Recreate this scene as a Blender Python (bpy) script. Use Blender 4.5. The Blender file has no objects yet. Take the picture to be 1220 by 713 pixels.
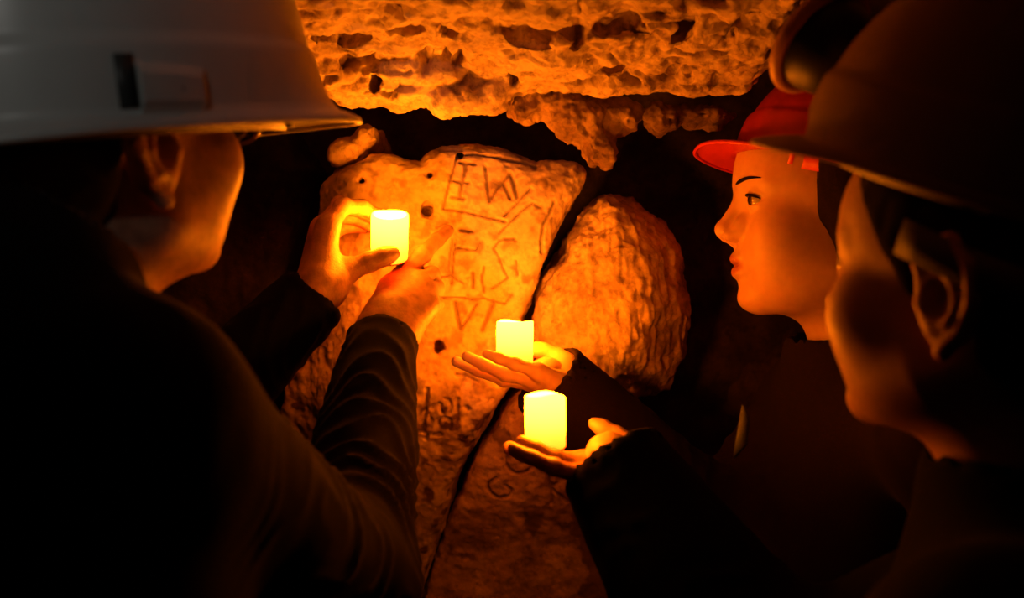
import bpy, math
import numpy as np
from mathutils import Vector

# ------------------------------------------------------------------ camera
sc = bpy.context.scene
COL = sc.collection
FPX, CX, CY, CAMZ = 1308.0, 610.0, 356.5, 1.5
cam_data = bpy.data.cameras.new('camera')
cam_data.sensor_width = 36.0
cam_data.lens = FPX / 1220.0 * 36.0
cam_data.clip_start = 0.02
cam_data.dof.use_dof = True
cam_data.dof.focus_distance = 1.20
cam_data.dof.aperture_fstop = 4.0
camera = bpy.data.objects.new('camera', cam_data)
camera.location = (0, 0, CAMZ)
camera.rotation_euler = (math.pi / 2, 0, 0)
COL.objects.link(camera)
sc.camera = camera

# ------------------------------------------------------------------ world, assumed fill lamp, exposure
world = bpy.data.worlds.new('world')
sc.world = world
world.use_nodes = True
world.node_tree.nodes['Background'].inputs[0].default_value = (0.55, 0.6, 0.7, 1)
world.node_tree.nodes['Background'].inputs[1].default_value = 0.0006

lamp = bpy.data.lights.new('assumed_fill_spot', 'SPOT')      # weak assumed spot, unseen, added behind the camera to light the white hard hat
lamp.energy = 3.0
lamp.color = (1.0, 0.97, 0.9)
lamp.spot_size = math.radians(38)
lamp.spot_blend = 1.0
lamp.shadow_soft_size = 0.02
lamp_obj = bpy.data.objects.new('assumed_fill_spot', lamp)
lamp_obj.location = (-0.40, -0.35, 1.95)
lamp_obj.rotation_euler = (Vector((-0.40, 0.65, 1.755)) - Vector(lamp_obj.location)).to_track_quat('-Z', 'Y').to_euler()
COL.objects.link(lamp_obj)

sc.view_settings.view_transform = 'Standard'
sc.view_settings.look = 'None'
sc.view_settings.exposure = 0.0
sc.view_settings.gamma = 1.0
sc.view_settings.use_curve_mapping = False
sc.cycles.use_denoising = True
sc.cycles.max_bounces = 6
sc.cycles.sample_clamp_indirect = 4.0


def P(px, py, d):
    """A point of the photograph at its distance from the camera."""
    return np.array([(px - CX) / FPX * d, d, CAMZ - (py - CY) / FPX * d])


# ------------------------------------------------------------------ noise
_rng = np.random.RandomState(7)
_perm = np.concatenate([_rng.permutation(256)] * 3).astype(np.int64)
_g = _rng.normal(size=(256, 3)); _g /= np.linalg.norm(_g, axis=1)[:, None]
_g = _g.astype(np.float32)


def pnoise(p):
    i = np.floor(p).astype(np.int64); f = (p - i).astype(np.float32); i &= 255
    u = f * f * f * (f * (f * 6 - 15) + 10)
    out = np.zeros(len(p), np.float32)
    for dx in (0, 1):
        wx = u[:, 0] if dx else 1 - u[:, 0]
        ax = _perm[i[:, 0] + dx]
        for dy in (0, 1):
            wy = wx * (u[:, 1] if dy else 1 - u[:, 1])
            ay = _perm[ax + i[:, 1] + dy]
            for dz in (0, 1):
                w = wy * (u[:, 2] if dz else 1 - u[:, 2])
                g = _g[_perm[ay + i[:, 2] + dz]]
                out += w * (g[:, 0] * (f[:, 0] - dx) + g[:, 1] * (f[:, 1] - dy) + g[:, 2] * (f[:, 2] - dz))
    return out


def fbm(p, freq, octs=3, seed=0.0, gain=0.5):
    o = np.zeros(len(p), np.float32); a = 1.0
    for k in range(octs):
        o += a * pnoise(p * freq + (seed + 17.3 * k)); freq *= 2.03; a *= gain
    return o


def sstep(a, b, x):
    t = np.clip((x - a) / (b - a), 0, 1)
    return t * t * (3 - 2 * t)


# ------------------------------------------------------------------ distance fields
def smin(a, b, k):
    h = np.maximum(k - np.abs(a - b), 0) / k
    return np.minimum(a, b) - h * h * k * 0.25


def smax(a, b, k):
    return -smin(-a, -b, k)


def cap(p, a, b, ra, rb):
    a = np.asarray(a, np.float32); ba = np.asarray(b, np.float32) - a
    pa = p - a
    t = np.clip(pa @ ba / max(float(ba @ ba), 1e-12), 0, 1)
    return np.sqrt(((pa - t[:, None] * ba) ** 2).sum(1)) - (ra + (rb - ra) * t)


def ell(p, c, r, R=None):
    q = p - np.asarray(c, np.float32)
    if R is not None:
        q = q @ R
    r = np.asarray(r, np.float32)
    k0 = np.sqrt(((q / r) ** 2).sum(1)); k1 = np.sqrt(((q / (r * r)) ** 2).sum(1))
    return k0 * (k0 - 1) / np.maximum(k1, 1e-6)


def sph(p, c, r):
    return np.sqrt(((p - np.asarray(c, np.float32)) ** 2).sum(1)) - r


def chain(p, pts, rads, k=0.003):
    d = None
    for i in range(len(pts) - 1):
        e = cap(p, pts[i], pts[i + 1], rads[i], rads[i + 1])
        d = e if d is None else smin(d, e, k)
    return d


def poly2(x, z, poly):
    """Signed distance in the plane to a closed polygon."""
    poly = np.asarray(poly, np.float32); n = len(poly)
    d = np.full(len(x), 1e9, np.float32); s = np.ones(len(x), np.float32)
    j = n - 1
    for i in range(n):
        ex, ez = poly[j] - poly[i]
        wx = x - poly[i][0]; wz = z - poly[i][1]
        t = np.clip((wx * ex + wz * ez) / (ex * ex + ez * ez + 1e-12), 0, 1)
        d = np.minimum(d, (wx - ex * t) ** 2 + (wz - ez * t) ** 2)
        c1 = z >= poly[i][1]; c2 = z < poly[j][1]; c3 = ex * wz > ez * wx
        flip = (c1 & c2 & c3) | (~c1 & ~c2 & ~c3)
        s = np.where(flip, -s, s)
        j = i
    return s * np.sqrt(d)


def surfnet(f, lo, hi, h, B=8, slack=1.35, clean=False):
    """Surface of a distance field as a quad mesh, evaluated only near the surface; clean removes pinched edges."""
    lo = np.asarray(lo, np.float64); hi = np.asarray(hi, np.float64)
    n = np.ceil((hi - lo) / (h * B)).astype(int)
    g = np.stack(np.meshgrid(*[np.arange(k) for k in n], indexing='ij'), -1).reshape(-1, 3)
    cen = lo + (g + 0.5) * h * B
    keep = []
    for s in range(0, len(g), 400000):
        keep.append(np.abs(f(cen[s:s + 400000].astype(np.float32))) < h * B * 0.87 * slack)
    g = g[np.concatenate(keep)]
    loc = np.stack(np.meshgrid(*[np.arange(B + 1)] * 3, indexing='ij'), -1).reshape(-1, 3)
    off = [(0, 0, 0), (1, 0, 0), (0, 1, 0), (1, 1, 0), (0, 0, 1), (1, 0, 1), (0, 1, 1), (1, 1, 1)]
    edges = [(0, 1), (2, 3), (4, 5), (6, 7), (0, 2), (1, 3), (4, 6), (5, 7), (0, 4), (1, 5), (2, 6), (3, 7)]
    dims = n * B + 2
    keys, verts, signs = [], [], []
    vals, gkeep = [], []
    for s in range(0, len(g), 700):
        gb = g[s:s + 700]
        idx = gb[:, None, :] * B + loc[None]
        v = f((lo + idx.reshape(-1, 3) * h).astype(np.float32)).reshape(-1, B + 1, B + 1, B + 1)
        m = (v < 0).any((1, 2, 3)) & (v >= 0).any((1, 2, 3))
        vals.append(v[m]); gkeep.append(gb[m])
    V = np.concatenate(vals); g = np.concatenate(gkeep); del vals
    if clean:
        idx = g[:, None, :] * B + loc[None]
        K = ((idx[..., 0] * dims[1] + idx[..., 1]) * dims[2] + idx[..., 2]).reshape(V.shape)
        for _ in range(12):
            I = V < 0
            flips = []
            for ax in range(3):
                a1, a2 = [a for a in (1, 2, 3) if a != ax + 1]
                def sl(i, j):
                    t = [slice(None)] * 4; t[a1] = slice(i, B + i); t[a2] = slice(j, B + j); return tuple(t)
                p, q_, r, w = I[sl(0, 0)], I[sl(1, 0)], I[sl(0, 1)], I[sl(1, 1)]
                amb = (p == w) & (q_ == r) & (p != q_)
                if amb.any():
                    for (c0, c1, isin) in ((sl(0, 0), sl(1, 1), p), (sl(1, 0), sl(0, 1), q_)):
                        mm = amb & ~isin
                        k0, k1 = K[c0][mm], K[c1][mm]
                        flips.append(np.where(V[c0][mm] < V[c1][mm], k0, k1))
            if not flips:
                break
            V[np.isin(K, np.unique(np.concatenate(flips)))] = -1e-5
    for s in range(0, len(g), 700):
        gb = g[s:s + 700]; v = V[s:s + 700]
        c = np.stack([v[:, a:a + B, b:b + B, e:e + B] for a, b, e in off], -1)
        ins = c < 0
        m = ins.any(-1) & ~ins.all(-1)
        if not m.any():
            continue
        w = np.argwhere(m)
        cv = c[m]; si = ins[m]
        acc = np.zeros((len(cv), 3)); cnt = np.zeros(len(cv))
        for a, b in edges:
            dif = si[:, a] != si[:, b]
            t = np.where(dif, cv[:, a] / np.where(dif, cv[:, a] - cv[:, b], 1), 0)
            pa = np.array(off[a], float); pb = np.array(off[b], float)
            acc += np.where(dif[:, None], pa + (pb - pa) * t[:, None], 0); cnt += dif
        cell = gb[w[:, 0]] * B + w[:, 1:]
        verts.append(lo + (cell + acc / cnt[:, None]) * h)
        keys.append((cell[:, 0] * dims[1] + cell[:, 1]) * dims[2] + cell[:, 2])
        signs.append(si[:, [0, 1, 2, 4]])
    keys = np.concatenate(keys); verts = np.concatenate(verts); signs = np.concatenate(signs)
    order = np.argsort(keys); keys = keys[order]; verts = verts[order]; signs = signs[order]
    step = (dims[1] * dims[2], dims[2], 1)

    def find(k):
        i = np.searchsorted(keys, k); i = np.minimum(i, len(keys) - 1)
        return np.where(keys[i] == k, i, -1)
    quads = []
    for ax in range(3):
        u, w = step[(ax + 1) % 3], step[(ax + 2) % 3]
        sel = np.nonzero(signs[:, 0] != signs[:, 1 + ax])[0]
        k = keys[sel]
        q = np.stack([sel, find(k - u), find(k - u - w), find(k - w)], 1)
        flip = ~signs[sel, 0]
        q[flip] = q[flip][:, ::-1]
        quads.append(q[(q >= 0).all(1)])
    return verts, np.concatenate(quads)


def vnormals(v, q):
    n = np.zeros_like(v)
    fn = np.cross(v[q[:, 2]] - v[q[:, 0]], v[q[:, 3]] - v[q[:, 1]])
    for k in range(4):
        np.add.at(n, q[:, k], fn)
    return n / np.maximum(np.linalg.norm(n, axis=1), 1e-12)[:, None]


# ------------------------------------------------------------------ objects
def obj(name, verts, faces, mat, parent=None, origin=None, attrs=None, smooth=True):
    me = bpy.data.meshes.new(name)
    verts = np.asarray(verts, float)
    org = np.asarray(origin, float) if origin is not None else (np.array(parent['_o']) if parent is not None else np.zeros(3))
    v = verts - org
    if isinstance(faces, np.ndarray):
        k = faces.shape[1]
        me.vertices.add(len(v)); me.vertices.foreach_set('co', v.astype(np.float32).ravel())
        me.loops.add(faces.size); me.loops.foreach_set('vertex_index', faces.astype(np.int32).ravel())
        me.polygons.add(len(faces)); me.polygons.foreach_set('loop_start', np.arange(len(faces), dtype=np.int32) * k)
        me.update(calc_edges=True)
    else:
        me.from_pydata(v.tolist(), [], faces); me.update()
    if smooth:
        me.polygons.foreach_set('use_smooth', [True] * len(me.polygons))
    if attrs:
        for an, av in attrs.items():
            at = me.attributes.new(an, 'FLOAT', 'POINT'); at.data.foreach_set('value', np.asarray(av, np.float32))
    if mat is not None:
        me.materials.append(mat)
    o = bpy.data.objects.new(name, me)
    COL.objects.link(o)
    place(o, org, parent)
    return o


def place(o, org, parent):
    o['_o'] = [float(c) for c in org]
    po = np.array(parent['_o']) if parent is not None else np.zeros(3)
    if parent is not None:
        o.parent = parent
    o.location = [float(c) for c in (np.asarray(org) - po)]


def empty(name, org, parent=None):
    o = bpy.data.objects.new(name, None); COL.objects.link(o); o.empty_display_size = 0.05
    place(o, org, parent)
    return o


def tag(o, label=None, cat=None, group=None, kind=None):
    for k, v in (('label', label), ('category', cat), ('group', group), ('kind', kind)):
        if v:
            o[k] = v
    return o


def tube(pts, rads, sides=10, closed=False):
    pts = [np.asarray(p, float) for p in pts]; n = len(pts)
    if np.isscalar(rads):
        rads = [rads] * n
    V, F = [], []
    prev = None
    for i in range(n):
        a = pts[(i - 1) % n] if (closed or i > 0) else pts[i]
        b = pts[(i + 1) % n] if (closed or i < n - 1) else pts[i]
        t = b - a; t /= np.linalg.norm(t) + 1e-12
        ref = prev if prev is not None else (np.array([0, 0, 1.0]) if abs(t[2]) < 0.9 else np.array([1.0, 0, 0]))
        s = ref - t * (ref @ t); s /= np.linalg.norm(s) + 1e-12
        prev = s
        w = np.cross(t, s)
        for k in range(sides):
            a_ = 2 * math.pi * k / sides
            V.append(pts[i] + rads[i] * (math.cos(a_) * s + math.sin(a_) * w))
    m = n if closed else n - 1
    for i in range(m):
        for k in range(sides):
            a0, a1 = i * sides + k, i * sides + (k + 1) % sides
            b0, b1 = ((i + 1) % n) * sides + k, ((i + 1) % n) * sides + (k + 1) % sides
            F.append((a0, a1, b1, b0))
    if not closed:
        F.append(tuple(range(sides))[::-1]); F.append(tuple((n - 1) * sides + k for k in range(sides)))
    return V, F


def lathe(prof, c, ax, sides=32, cap_ends=True):
    """Rings (radius, height) round the axis ax through c."""
    ax = np.asarray(ax, float); ax /= np.linalg.norm(ax)
    s = np.cross(ax, [0.31, 0.2, 0.93]); s /= np.linalg.norm(s); w = np.cross(ax, s)
    V, F = [], []
    for r, hgt in prof:
        for k in range(sides):
            a = 2 * math.pi * k / sides
            V.append(np.asarray(c) + ax * hgt + r * (math.cos(a) * s + math.sin(a) * w))
    for i in range(len(prof) - 1):
        for k in range(sides):
            F.append((i * sides + k, i * sides + (k + 1) % sides, (i + 1) * sides + (k + 1) % sides, (i + 1) * sides + k))
    if cap_ends:
        F.append(tuple(range(sides))[::-1]); F.append(tuple((len(prof) - 1) * sides + k for k in range(sides)))
    return V, F


# ------------------------------------------------------------------ materials
def new_mat(name):
    m = bpy.data.materials.new(name); m.use_nodes = True
    nt = m.node_tree
    return m, nt, nt.nodes['Principled BSDF']


def N(nt, kind, **kw):
    n = nt.nodes.new(kind)
    for k, v in kw.items():
        setattr(n, k, v)
    return n


def ramp(nt, fac, stops):
    r = N(nt, 'ShaderNodeValToRGB')
    while len(r.color_ramp.elements) < len(stops):
        r.color_ramp.elements.new(0.5)
    for e, (p, c) in zip(r.color_ramp.elements, stops):
        e.position = p; e.color = (*c, 1)
    nt.links.new(fac, r.inputs[0])
    return r.outputs[0]


def noise_tex(nt, scale, detail=6, rough=0.6, coord='Object'):
    tc = N(nt, 'ShaderNodeTexCoord'); t = N(nt, 'ShaderNodeTexNoise')
    t.inputs['Scale'].default_value = scale; t.inputs['Detail'].default_value = detail
    t.inputs['Roughness'].default_value = rough
    nt.links.new(tc.outputs[coord], t.inputs['Vector'])
    return t.outputs['Fac']


def rock_mat(name, lo, mid, hi, stain=0.5, bump=0.5, scale=1.0):
    m, nt, b = new_mat(name)
    n1 = noise_tex(nt, 14 * scale, 8, 0.65)
    c1 = ramp(nt, n1, [(0.30, lo), (0.46, mid), (0.62, hi)])
    n2 = noise_tex(nt, 75 * scale, 6, 0.7)
    c2 = ramp(nt, n2, [(0.34, (0.25, 0.2, 0.16)), (0.5, (1, 1, 1))])
    mx = N(nt, 'ShaderNodeMix', data_type='RGBA', blend_type='MULTIPLY')
    mx.inputs[0].default_value = stain
    nt.links.new(c1, mx.inputs[6]); nt.links.new(c2, mx.inputs[7])
    at = N(nt, 'ShaderNodeAttribute', attribute_name='dirt')  # amount of darker brown in pits, crevices and blotches
    mx2 = N(nt, 'ShaderNodeMix', data_type='RGBA')
    nt.links.new(at.outputs['Fac'], mx2.inputs[0]); nt.links.new(mx.outputs[2], mx2.inputs[6])
    mx2.inputs[7].default_value = (0.07, 0.035, 0.02, 1)
    nt.links.new(mx2.outputs[2], b.inputs['Base Color'])
    b.inputs['Roughness'].default_value = 0.8
    b.inputs['Specular IOR Level'].default_value = 0.25
    n3 = noise_tex(nt, 230 * scale, 6, 0.7)
    bp = N(nt, 'ShaderNodeBump'); bp.inputs['Strength'].default_value = bump; bp.inputs['Distance'].default_value = 0.003
    nt.links.new(n3, bp.inputs['Height']); nt.links.new(bp.outputs[0], b.inputs['Normal'])
    return m


M = {}
M['slab'] = rock_mat('carved_limestone', (0.30, 0.2, 0.12), (0.56, 0.42, 0.27), (0.70, 0.55, 0.38), 0.35, 0.35)
M['boulder'] = rock_mat('stained_limestone', (0.13, 0.08, 0.045), (0.42, 0.3, 0.18), (0.66, 0.5, 0.33), 0.6, 0.5, 1.2)
M['ledge'] = rock_mat('pitted_limestone', (0.26, 0.17, 0.10), (0.52, 0.38, 0.24), (0.66, 0.50, 0.34), 0.7, 0.9)
M['dark_rock'] = rock_mat('shade_dark_rock', (0.03, 0.018, 0.012), (0.07, 0.045, 0.028), (0.12, 0.08, 0.05), 0.6, 0.7)  # base colour lowered to hold the shade of the recesses
M['hand_shade'] = rock_mat('hand_shade_rock', (0.008, 0.005, 0.004), (0.018, 0.011, 0.008), (0.035, 0.022, 0.015), 0.6, 0.7)  # rock colour darkened for the shadow cast by hand and sleeve
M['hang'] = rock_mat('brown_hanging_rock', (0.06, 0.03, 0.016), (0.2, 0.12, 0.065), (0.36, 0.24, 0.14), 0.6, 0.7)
M['lower'] = rock_mat('brown_limestone', (0.10, 0.055, 0.03), (0.26, 0.16, 0.09), (0.42, 0.28, 0.17), 0.55, 0.5)
M['floor'] = rock_mat('earth_floor', (0.05, 0.035, 0.025), (0.1, 0.07, 0.05), (0.16, 0.12, 0.08), 0.6, 0.8)


def skin_mat(name, col, var=0.12, stub=0.0):
    m, nt, b = new_mat(name)
    n1 = noise_tex(nt, 60, 5, 0.6)
    lo = tuple(c * (1 - var) for c in col); hi = tuple(min(1, c * (1 + var)) for c in col)
    c1 = ramp(nt, n1, [(0.35, lo), (0.65, hi)])
    at = N(nt, 'ShaderNodeAttribute', attribute_name='lips')
    mx = N(nt, 'ShaderNodeMix', data_type='RGBA')
    nt.links.new(at.outputs['Fac'], mx.inputs[0]); nt.links.new(c1, mx.inputs[6])
    mx.inputs[7].default_value = (col[0] * 0.72, col[1] * 0.42, col[2] * 0.42, 1)
    nt.links.new(mx.outputs[2], b.inputs['Base Color'])
    b.inputs['Roughness'].default_value = 0.48
    b.inputs['Subsurface Weight'].default_value = 0.2
    b.inputs['Subsurface Radius'].default_value = (1.0, 0.3, 0.1)
    b.inputs['Subsurface Scale'].default_value = 0.008
    n3 = noise_tex(nt, 700 if not stub else 420, 3, 0.6)
    bp = N(nt, 'ShaderNodeBump'); bp.inputs['Strength'].default_value = 0.12 + stub; bp.inputs['Distance'].default_value = 0.001
    nt.links.new(n3, bp.inputs['Height']); nt.links.new(bp.outputs[0], b.inputs['Normal'])
    return m


M['skin_man'] = skin_mat('weathered_skin', (0.40, 0.21, 0.13), 0.3, 0.6)
M['skin_woman'] = skin_mat('smooth_skin', (0.55, 0.33, 0.22), 0.06)
M['skin_youth'] = skin_mat('tanned_skin', (0.44, 0.25, 0.16), 0.08)


def cloth_mat(name, col, sheen=0.3, scale=900):
    m, nt, b = new_mat(name)
    n1 = noise_tex(nt, scale, 3, 0.7)
    c1 = ramp(nt, n1, [(0.3, tuple(c * 0.6 for c in col)), (0.7, tuple(c * 1.3 for c in col))])
    nt.links.new(c1, b.inputs['Base Color'])
    b.inputs['Roughness'].default_value = 0.95
    b.inputs['Specular IOR Level'].default_value = 0.05
    b.inputs['Sheen Weight'].default_value = sheen
    b.inputs['Sheen Roughness'].default_value = 0.4
    b.inputs['Sheen Tint'].default_value = (1, 0.9, 0.85, 1)
    bp = N(nt, 'ShaderNodeBump'); bp.inputs['Strength'].default_value = 0.35; bp.inputs['Distance'].default_value = 0.001
    nt.links.new(n1, bp.inputs['Height']); nt.links.new(bp.outputs[0], b.inputs['Normal'])
    return m


M['fleece'] = cloth_mat('dark_fleece', (0.005, 0.004, 0.004), 0.055, 700)
M['coat_brown'] = cloth_mat('dark_brown_coat', (0.014, 0.008, 0.005), 0.02)
M['coat_black'] = cloth_mat('black_coat', (0.004, 0.004, 0.004), 0.0)
M['trousers'] = cloth_mat('dark_trousers', (0.01, 0.01, 0.012), 0.0)
M['hair_dark'] = cloth_mat('dark_brown_hair', (0.012, 0.007, 0.004), 0.05, 500)
M['hair_grey'] = cloth_mat('dark_grey_hair', (0.03, 0.026, 0.022), 0.05, 500)
M['pale_cloth'] = cloth_mat('pale_grey_cloth', (0.10, 0.11, 0.10), 0.0)


def plastic(name, col, rough=0.35, var=0.06, spec=0.5):
    m, nt, b = new_mat(name)
    n1 = noise_tex(nt, 35, 5, 0.6)
    c1 = ramp(nt, n1, [(0.3, tuple(c * (1 - var) for c in col)), (0.7, col)])
    nt.links.new(c1, b.inputs['Base Color'])
    b.inputs['Roughness'].default_value = rough
    b.inputs['Specular IOR Level'].default_value = spec
    return m


M['white_plastic'] = plastic('white_plastic', (0.72, 0.72, 0.68), 0.36)
M['white_dark'] = plastic('slot_shadow_plastic', (0.06, 0.06, 0.055), 0.5)  # dark colour stands for the shade inside slot and hole
M['red_plastic'] = plastic('red_plastic', (0.62, 0.035, 0.02), 0.42)
M['yellow_plastic'] = plastic('tan_plastic', (0.32, 0.2, 0.1), 0.5)
M['black_plastic'] = plastic('black_plastic', (0.01, 0.01, 0.01), 0.5, 0.2)
M['strap'] = plastic('grey_strap', (0.1, 0.105, 0.1), 0.6)
M['bezel'] = plastic('orange_bezel', (0.6, 0.3, 0.12), 0.4)
M['frame'] = plastic('dark_frame', (0.05, 0.03, 0.02), 0.25)
m_, nt_, b_ = new_mat('clear_lens')
b_.inputs['Transmission Weight'].default_value = 1.0
b_.inputs['Roughness'].default_value = 0.02
b_.inputs['IOR'].default_value = 1.15
_n = noise_tex(nt_, 30); nt_.links.new(ramp(nt_, _n, [(0.3, (0.7, 0.7, 0.68)), (0.7, (0.75, 0.75, 0.72))]), b_.inputs['Base Color'])
M['lens'] = m_
m_, nt_, b_ = new_mat('eye')
_tc = N(nt_, 'ShaderNodeTexCoord'); _sx = N(nt_, 'ShaderNodeSeparateXYZ')
nt_.links.new(_tc.outputs['Object'], _sx.inputs[0])
_at = N(nt_, 'ShaderNodeAttribute', attribute_name='iris')
nt_.links.new(ramp(nt_, _at.outputs['Fac'], [(0.0, (0.4, 0.33, 0.3)), (0.45, (0.36, 0.3, 0.27)), (0.55, (0.06, 0.035, 0.02)), (0.8, (0.01, 0.006, 0.004))]), b_.inputs['Base Color'])
b_.inputs['Roughness'].default_value = 0.08
M['eye'] = m_


def glow_mat(name, stops):
    """Wax lit from inside: dim and orange near the base, brightest near the top."""
    m, nt, b = new_mat(name)
    at = N(nt, 'ShaderNodeAttribute', attribute_name='up')
    b.inputs['Base Color'].default_value = (0.6, 0.5, 0.35, 1)
    b.inputs['Roughness'].default_value = 0.5
    mxs = [s[1] for s in stops]
    top = max(max(c) for c in mxs)
    c = ramp(nt, at.outputs['Fac'], [(p, tuple(v / top for v in col)) for p, col in stops])
    nt.links.new(c, b.inputs['Emission Color'])
    b.inputs['Emission Strength'].default_value = top
    return m


M['wax'] = glow_mat('glowing_wax', [(0.0, (18, 0.68, 0.02)), (0.20, (48, 1.0, 0.06)), (0.45, (110, 19, 0.19)), (0.86, (140, 28, 0.38)), (1.0, (150, 36, 0.95))])
M['flame'] = glow_mat('glowing_bulb', [(0.0, (110, 26, 0.9)), (1.0, (120, 30, 1.2))])

# ------------------------------------------------------------------ the rock wall
SLAB_Y = 1.272
STROKES = []   # (points in the wall plane x,z, half width, depth)


def stroke(org, s, pts, w=3.0, dep=0.0026, d=SLAB_Y):
    q = [P(org[0] + u / s, org[1] + v / s, d) for u, v in pts]
    STROKES.append((np.array([(a[0], a[2]) for a in q], np.float32), w / 2 / FPX * d, dep))


def arc(c, r, a0, a1, n=10, ry=None):
    return [(c[0] + r * math.cos(math.radians(a0 + (a1 - a0) * i / n)), c[1] + (ry or r) * math.sin(math.radians(a0 + (a1 - a0) * i / n))) for i in range(n + 1)]


A = ((500, 150), 4.755)
# cut letters in the framed panel
stroke(*A, [(225, 203), (310, 212)], 4); stroke(*A, [(265, 208), (245, 310), (225, 405)], 5)
stroke(*A, [(190, 312), (278, 322)], 3.5); stroke(*A, [(183, 404), (250, 412)], 4.5)
stroke(*A, [(370, 222), (382, 320), (395, 428)], 4.5); stroke(*A, [(395, 428), (440, 350), (510, 270)], 4)
stroke(*A, [(510, 268), (535, 330), (550, 405)], 5); stroke(*A, [(475, 325), (495, 370), (512, 412)], 4.5)
# the ruled frame round them
stroke(*A, [(215, 155), (300, 148), (450, 172), (590, 198), (660, 222)], 3.5)
stroke(*A, [(215, 155), (195, 230), (165, 330), (130, 470)], 3.2)
stroke(*A, [(130, 470), (240, 484), (380, 518), (492, 546)], 3)
stroke(*A, [(450, 612), (520, 540), (580, 480), (640, 440), (680, 465)], 2.6, 0.002)
stroke(*A, [(478, 512), (550, 440), (625, 355)], 3, 0.002)
stroke(*A, [(762, 430), (735, 500), (700, 565), (690, 650), (690, 713)], 4, 0.003)
stroke(*A, [(415, 700), (445, 660), (480, 640), (535, 642)], 3, 0.002)
stroke(*A, [(230, 588), (300, 602)], 4); stroke(*A, [(95, 578), (160, 545)], 3, 0.002)
C2 = ((500, 270), 4.755)
stroke(*C2, [(185, 75), (172, 160), (163, 255)], 3.2); stroke(*C2, [(205, 75), (190, 170), (178, 330)], 2.6)
stroke(*C2, [(200, 120), (260, 128), (318, 134), (345, 85)], 2.6)
stroke(*C2, [(112, 286), (180, 278), (245, 322)], 3)
stroke(*C2, [(118, 405), (240, 400), (300, 412), (360, 405), (420, 425), (485, 436), (522, 388)], 3)
stroke(*C2, [(420, 130), (445, 168), (470, 235), (498, 290), (410, 352)], 3)
stroke(*C2, [(420, 120), (450, 82), (520, 70), (545, 85)], 2.6)
stroke(*C2, [(200, 430), (215, 510), (232, 582)], 6); stroke(*C2, [(232, 582), (280, 510), (322, 440)], 4)
stroke(*C2, [(420, 430), (390, 500), (355, 588)], 5.5); stroke(*C2, [(545, 195), (555, 275)], 3)
stroke(*C2, [(365, 230), (350, 300), (365, 370)], 4, 0.0018); stroke(*C2, [(300, 265), (302, 345)], 5, 0.0016)
D3 = ((480, 440), 7.13)
stroke(*D3, [(208, 175), (185, 350), (158, 525)], 5, 0.004)
stroke(*D3, [(115, 545), (165, 550), (200, 570), (185, 615)], 4, 0.004)
stroke(*D3, arc((362, 325), 45, -100, 200, ry=70), 3.6, 0.003); stroke(*D3, arc((352, 468), 55, 160, 420, ry=55), 4, 0.003)
stroke(*D3, [(300, 295), (245, 340)], 5, 0.003); stroke(*D3, [(235, 430), (228, 505)], 5, 0.003)
stroke(*D3, [(465, 255), (462, 345), (458, 445)], 5, 0.003); stroke(*D3, [(540, 330), (552, 345)], 6, 0.004)
stroke(*D3, [(255, 575), (310, 570)], 6, 0.004); stroke(*D3, [(455, 48), (520, 52)], 4, 0.003); stroke(*D3, [(520, 52), (640, 110)], 3, 0.002)
L4 = ((500, 520), 3.696)
LOW_Y = 1.285
LET_Y = 1.315
stroke(*L4, arc((440, 110), 58, -20, 200, 12), 3.6, 0.003, LET_Y)
stroke(*L4, [(335, 188), (305, 212), (300, 240), (315, 268), (350, 285), (392, 275), (408, 245), (372, 222)], 3.2, 0.003, LET_Y)
stroke(*L4, [(568, 165), (578, 235), (585, 308)], 4, 0.003, LET_Y)
stroke(*L4, [(570, 172), (610, 178), (618, 210), (580, 235), (650, 300)], 3.6, 0.003, LET_Y)


def carve(v, dirt, disp):
    x, z = v[:, 0], v[:, 2]
    wob = 0.0009 * pnoise(v * 160)
    for pts, hw, dep in STROKES:
        lo = pts.min(0) - 0.01; hi = pts.max(0) + 0.01
        m = np.nonzero((x > lo[0]) & (x < hi[0]) & (z > lo[1]) & (z < hi[1]))[0]
        if not len(m):
            continue
        d = np.full(len(m), 1e9)
        for i in range(len(pts) - 1):
            a = pts[i]; b = pts[i + 1] - a
            wx = x[m] - a[0]; wz = z[m] - a[1]
            t = np.clip((wx * b[0] + wz * b[1]) / (b @ b), 0, 1)
            d = np.minimum(d, np.hypot(wx - b[0] * t, wz - b[1] * t))
        d = d + wob[m]
        dep = dep * 1.3
        g = 1 - sstep(hw * 0.35, hw * 1.4, d)
        disp[m] = np.minimum(disp[m], -dep * g)
        dirt[m] = np.maximum(dirt[m], 0.72 * g)


def px_poly(pts, d):
    return [(P(a, b, d)[0], P(a, b, d)[2]) for a, b in pts]


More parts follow.
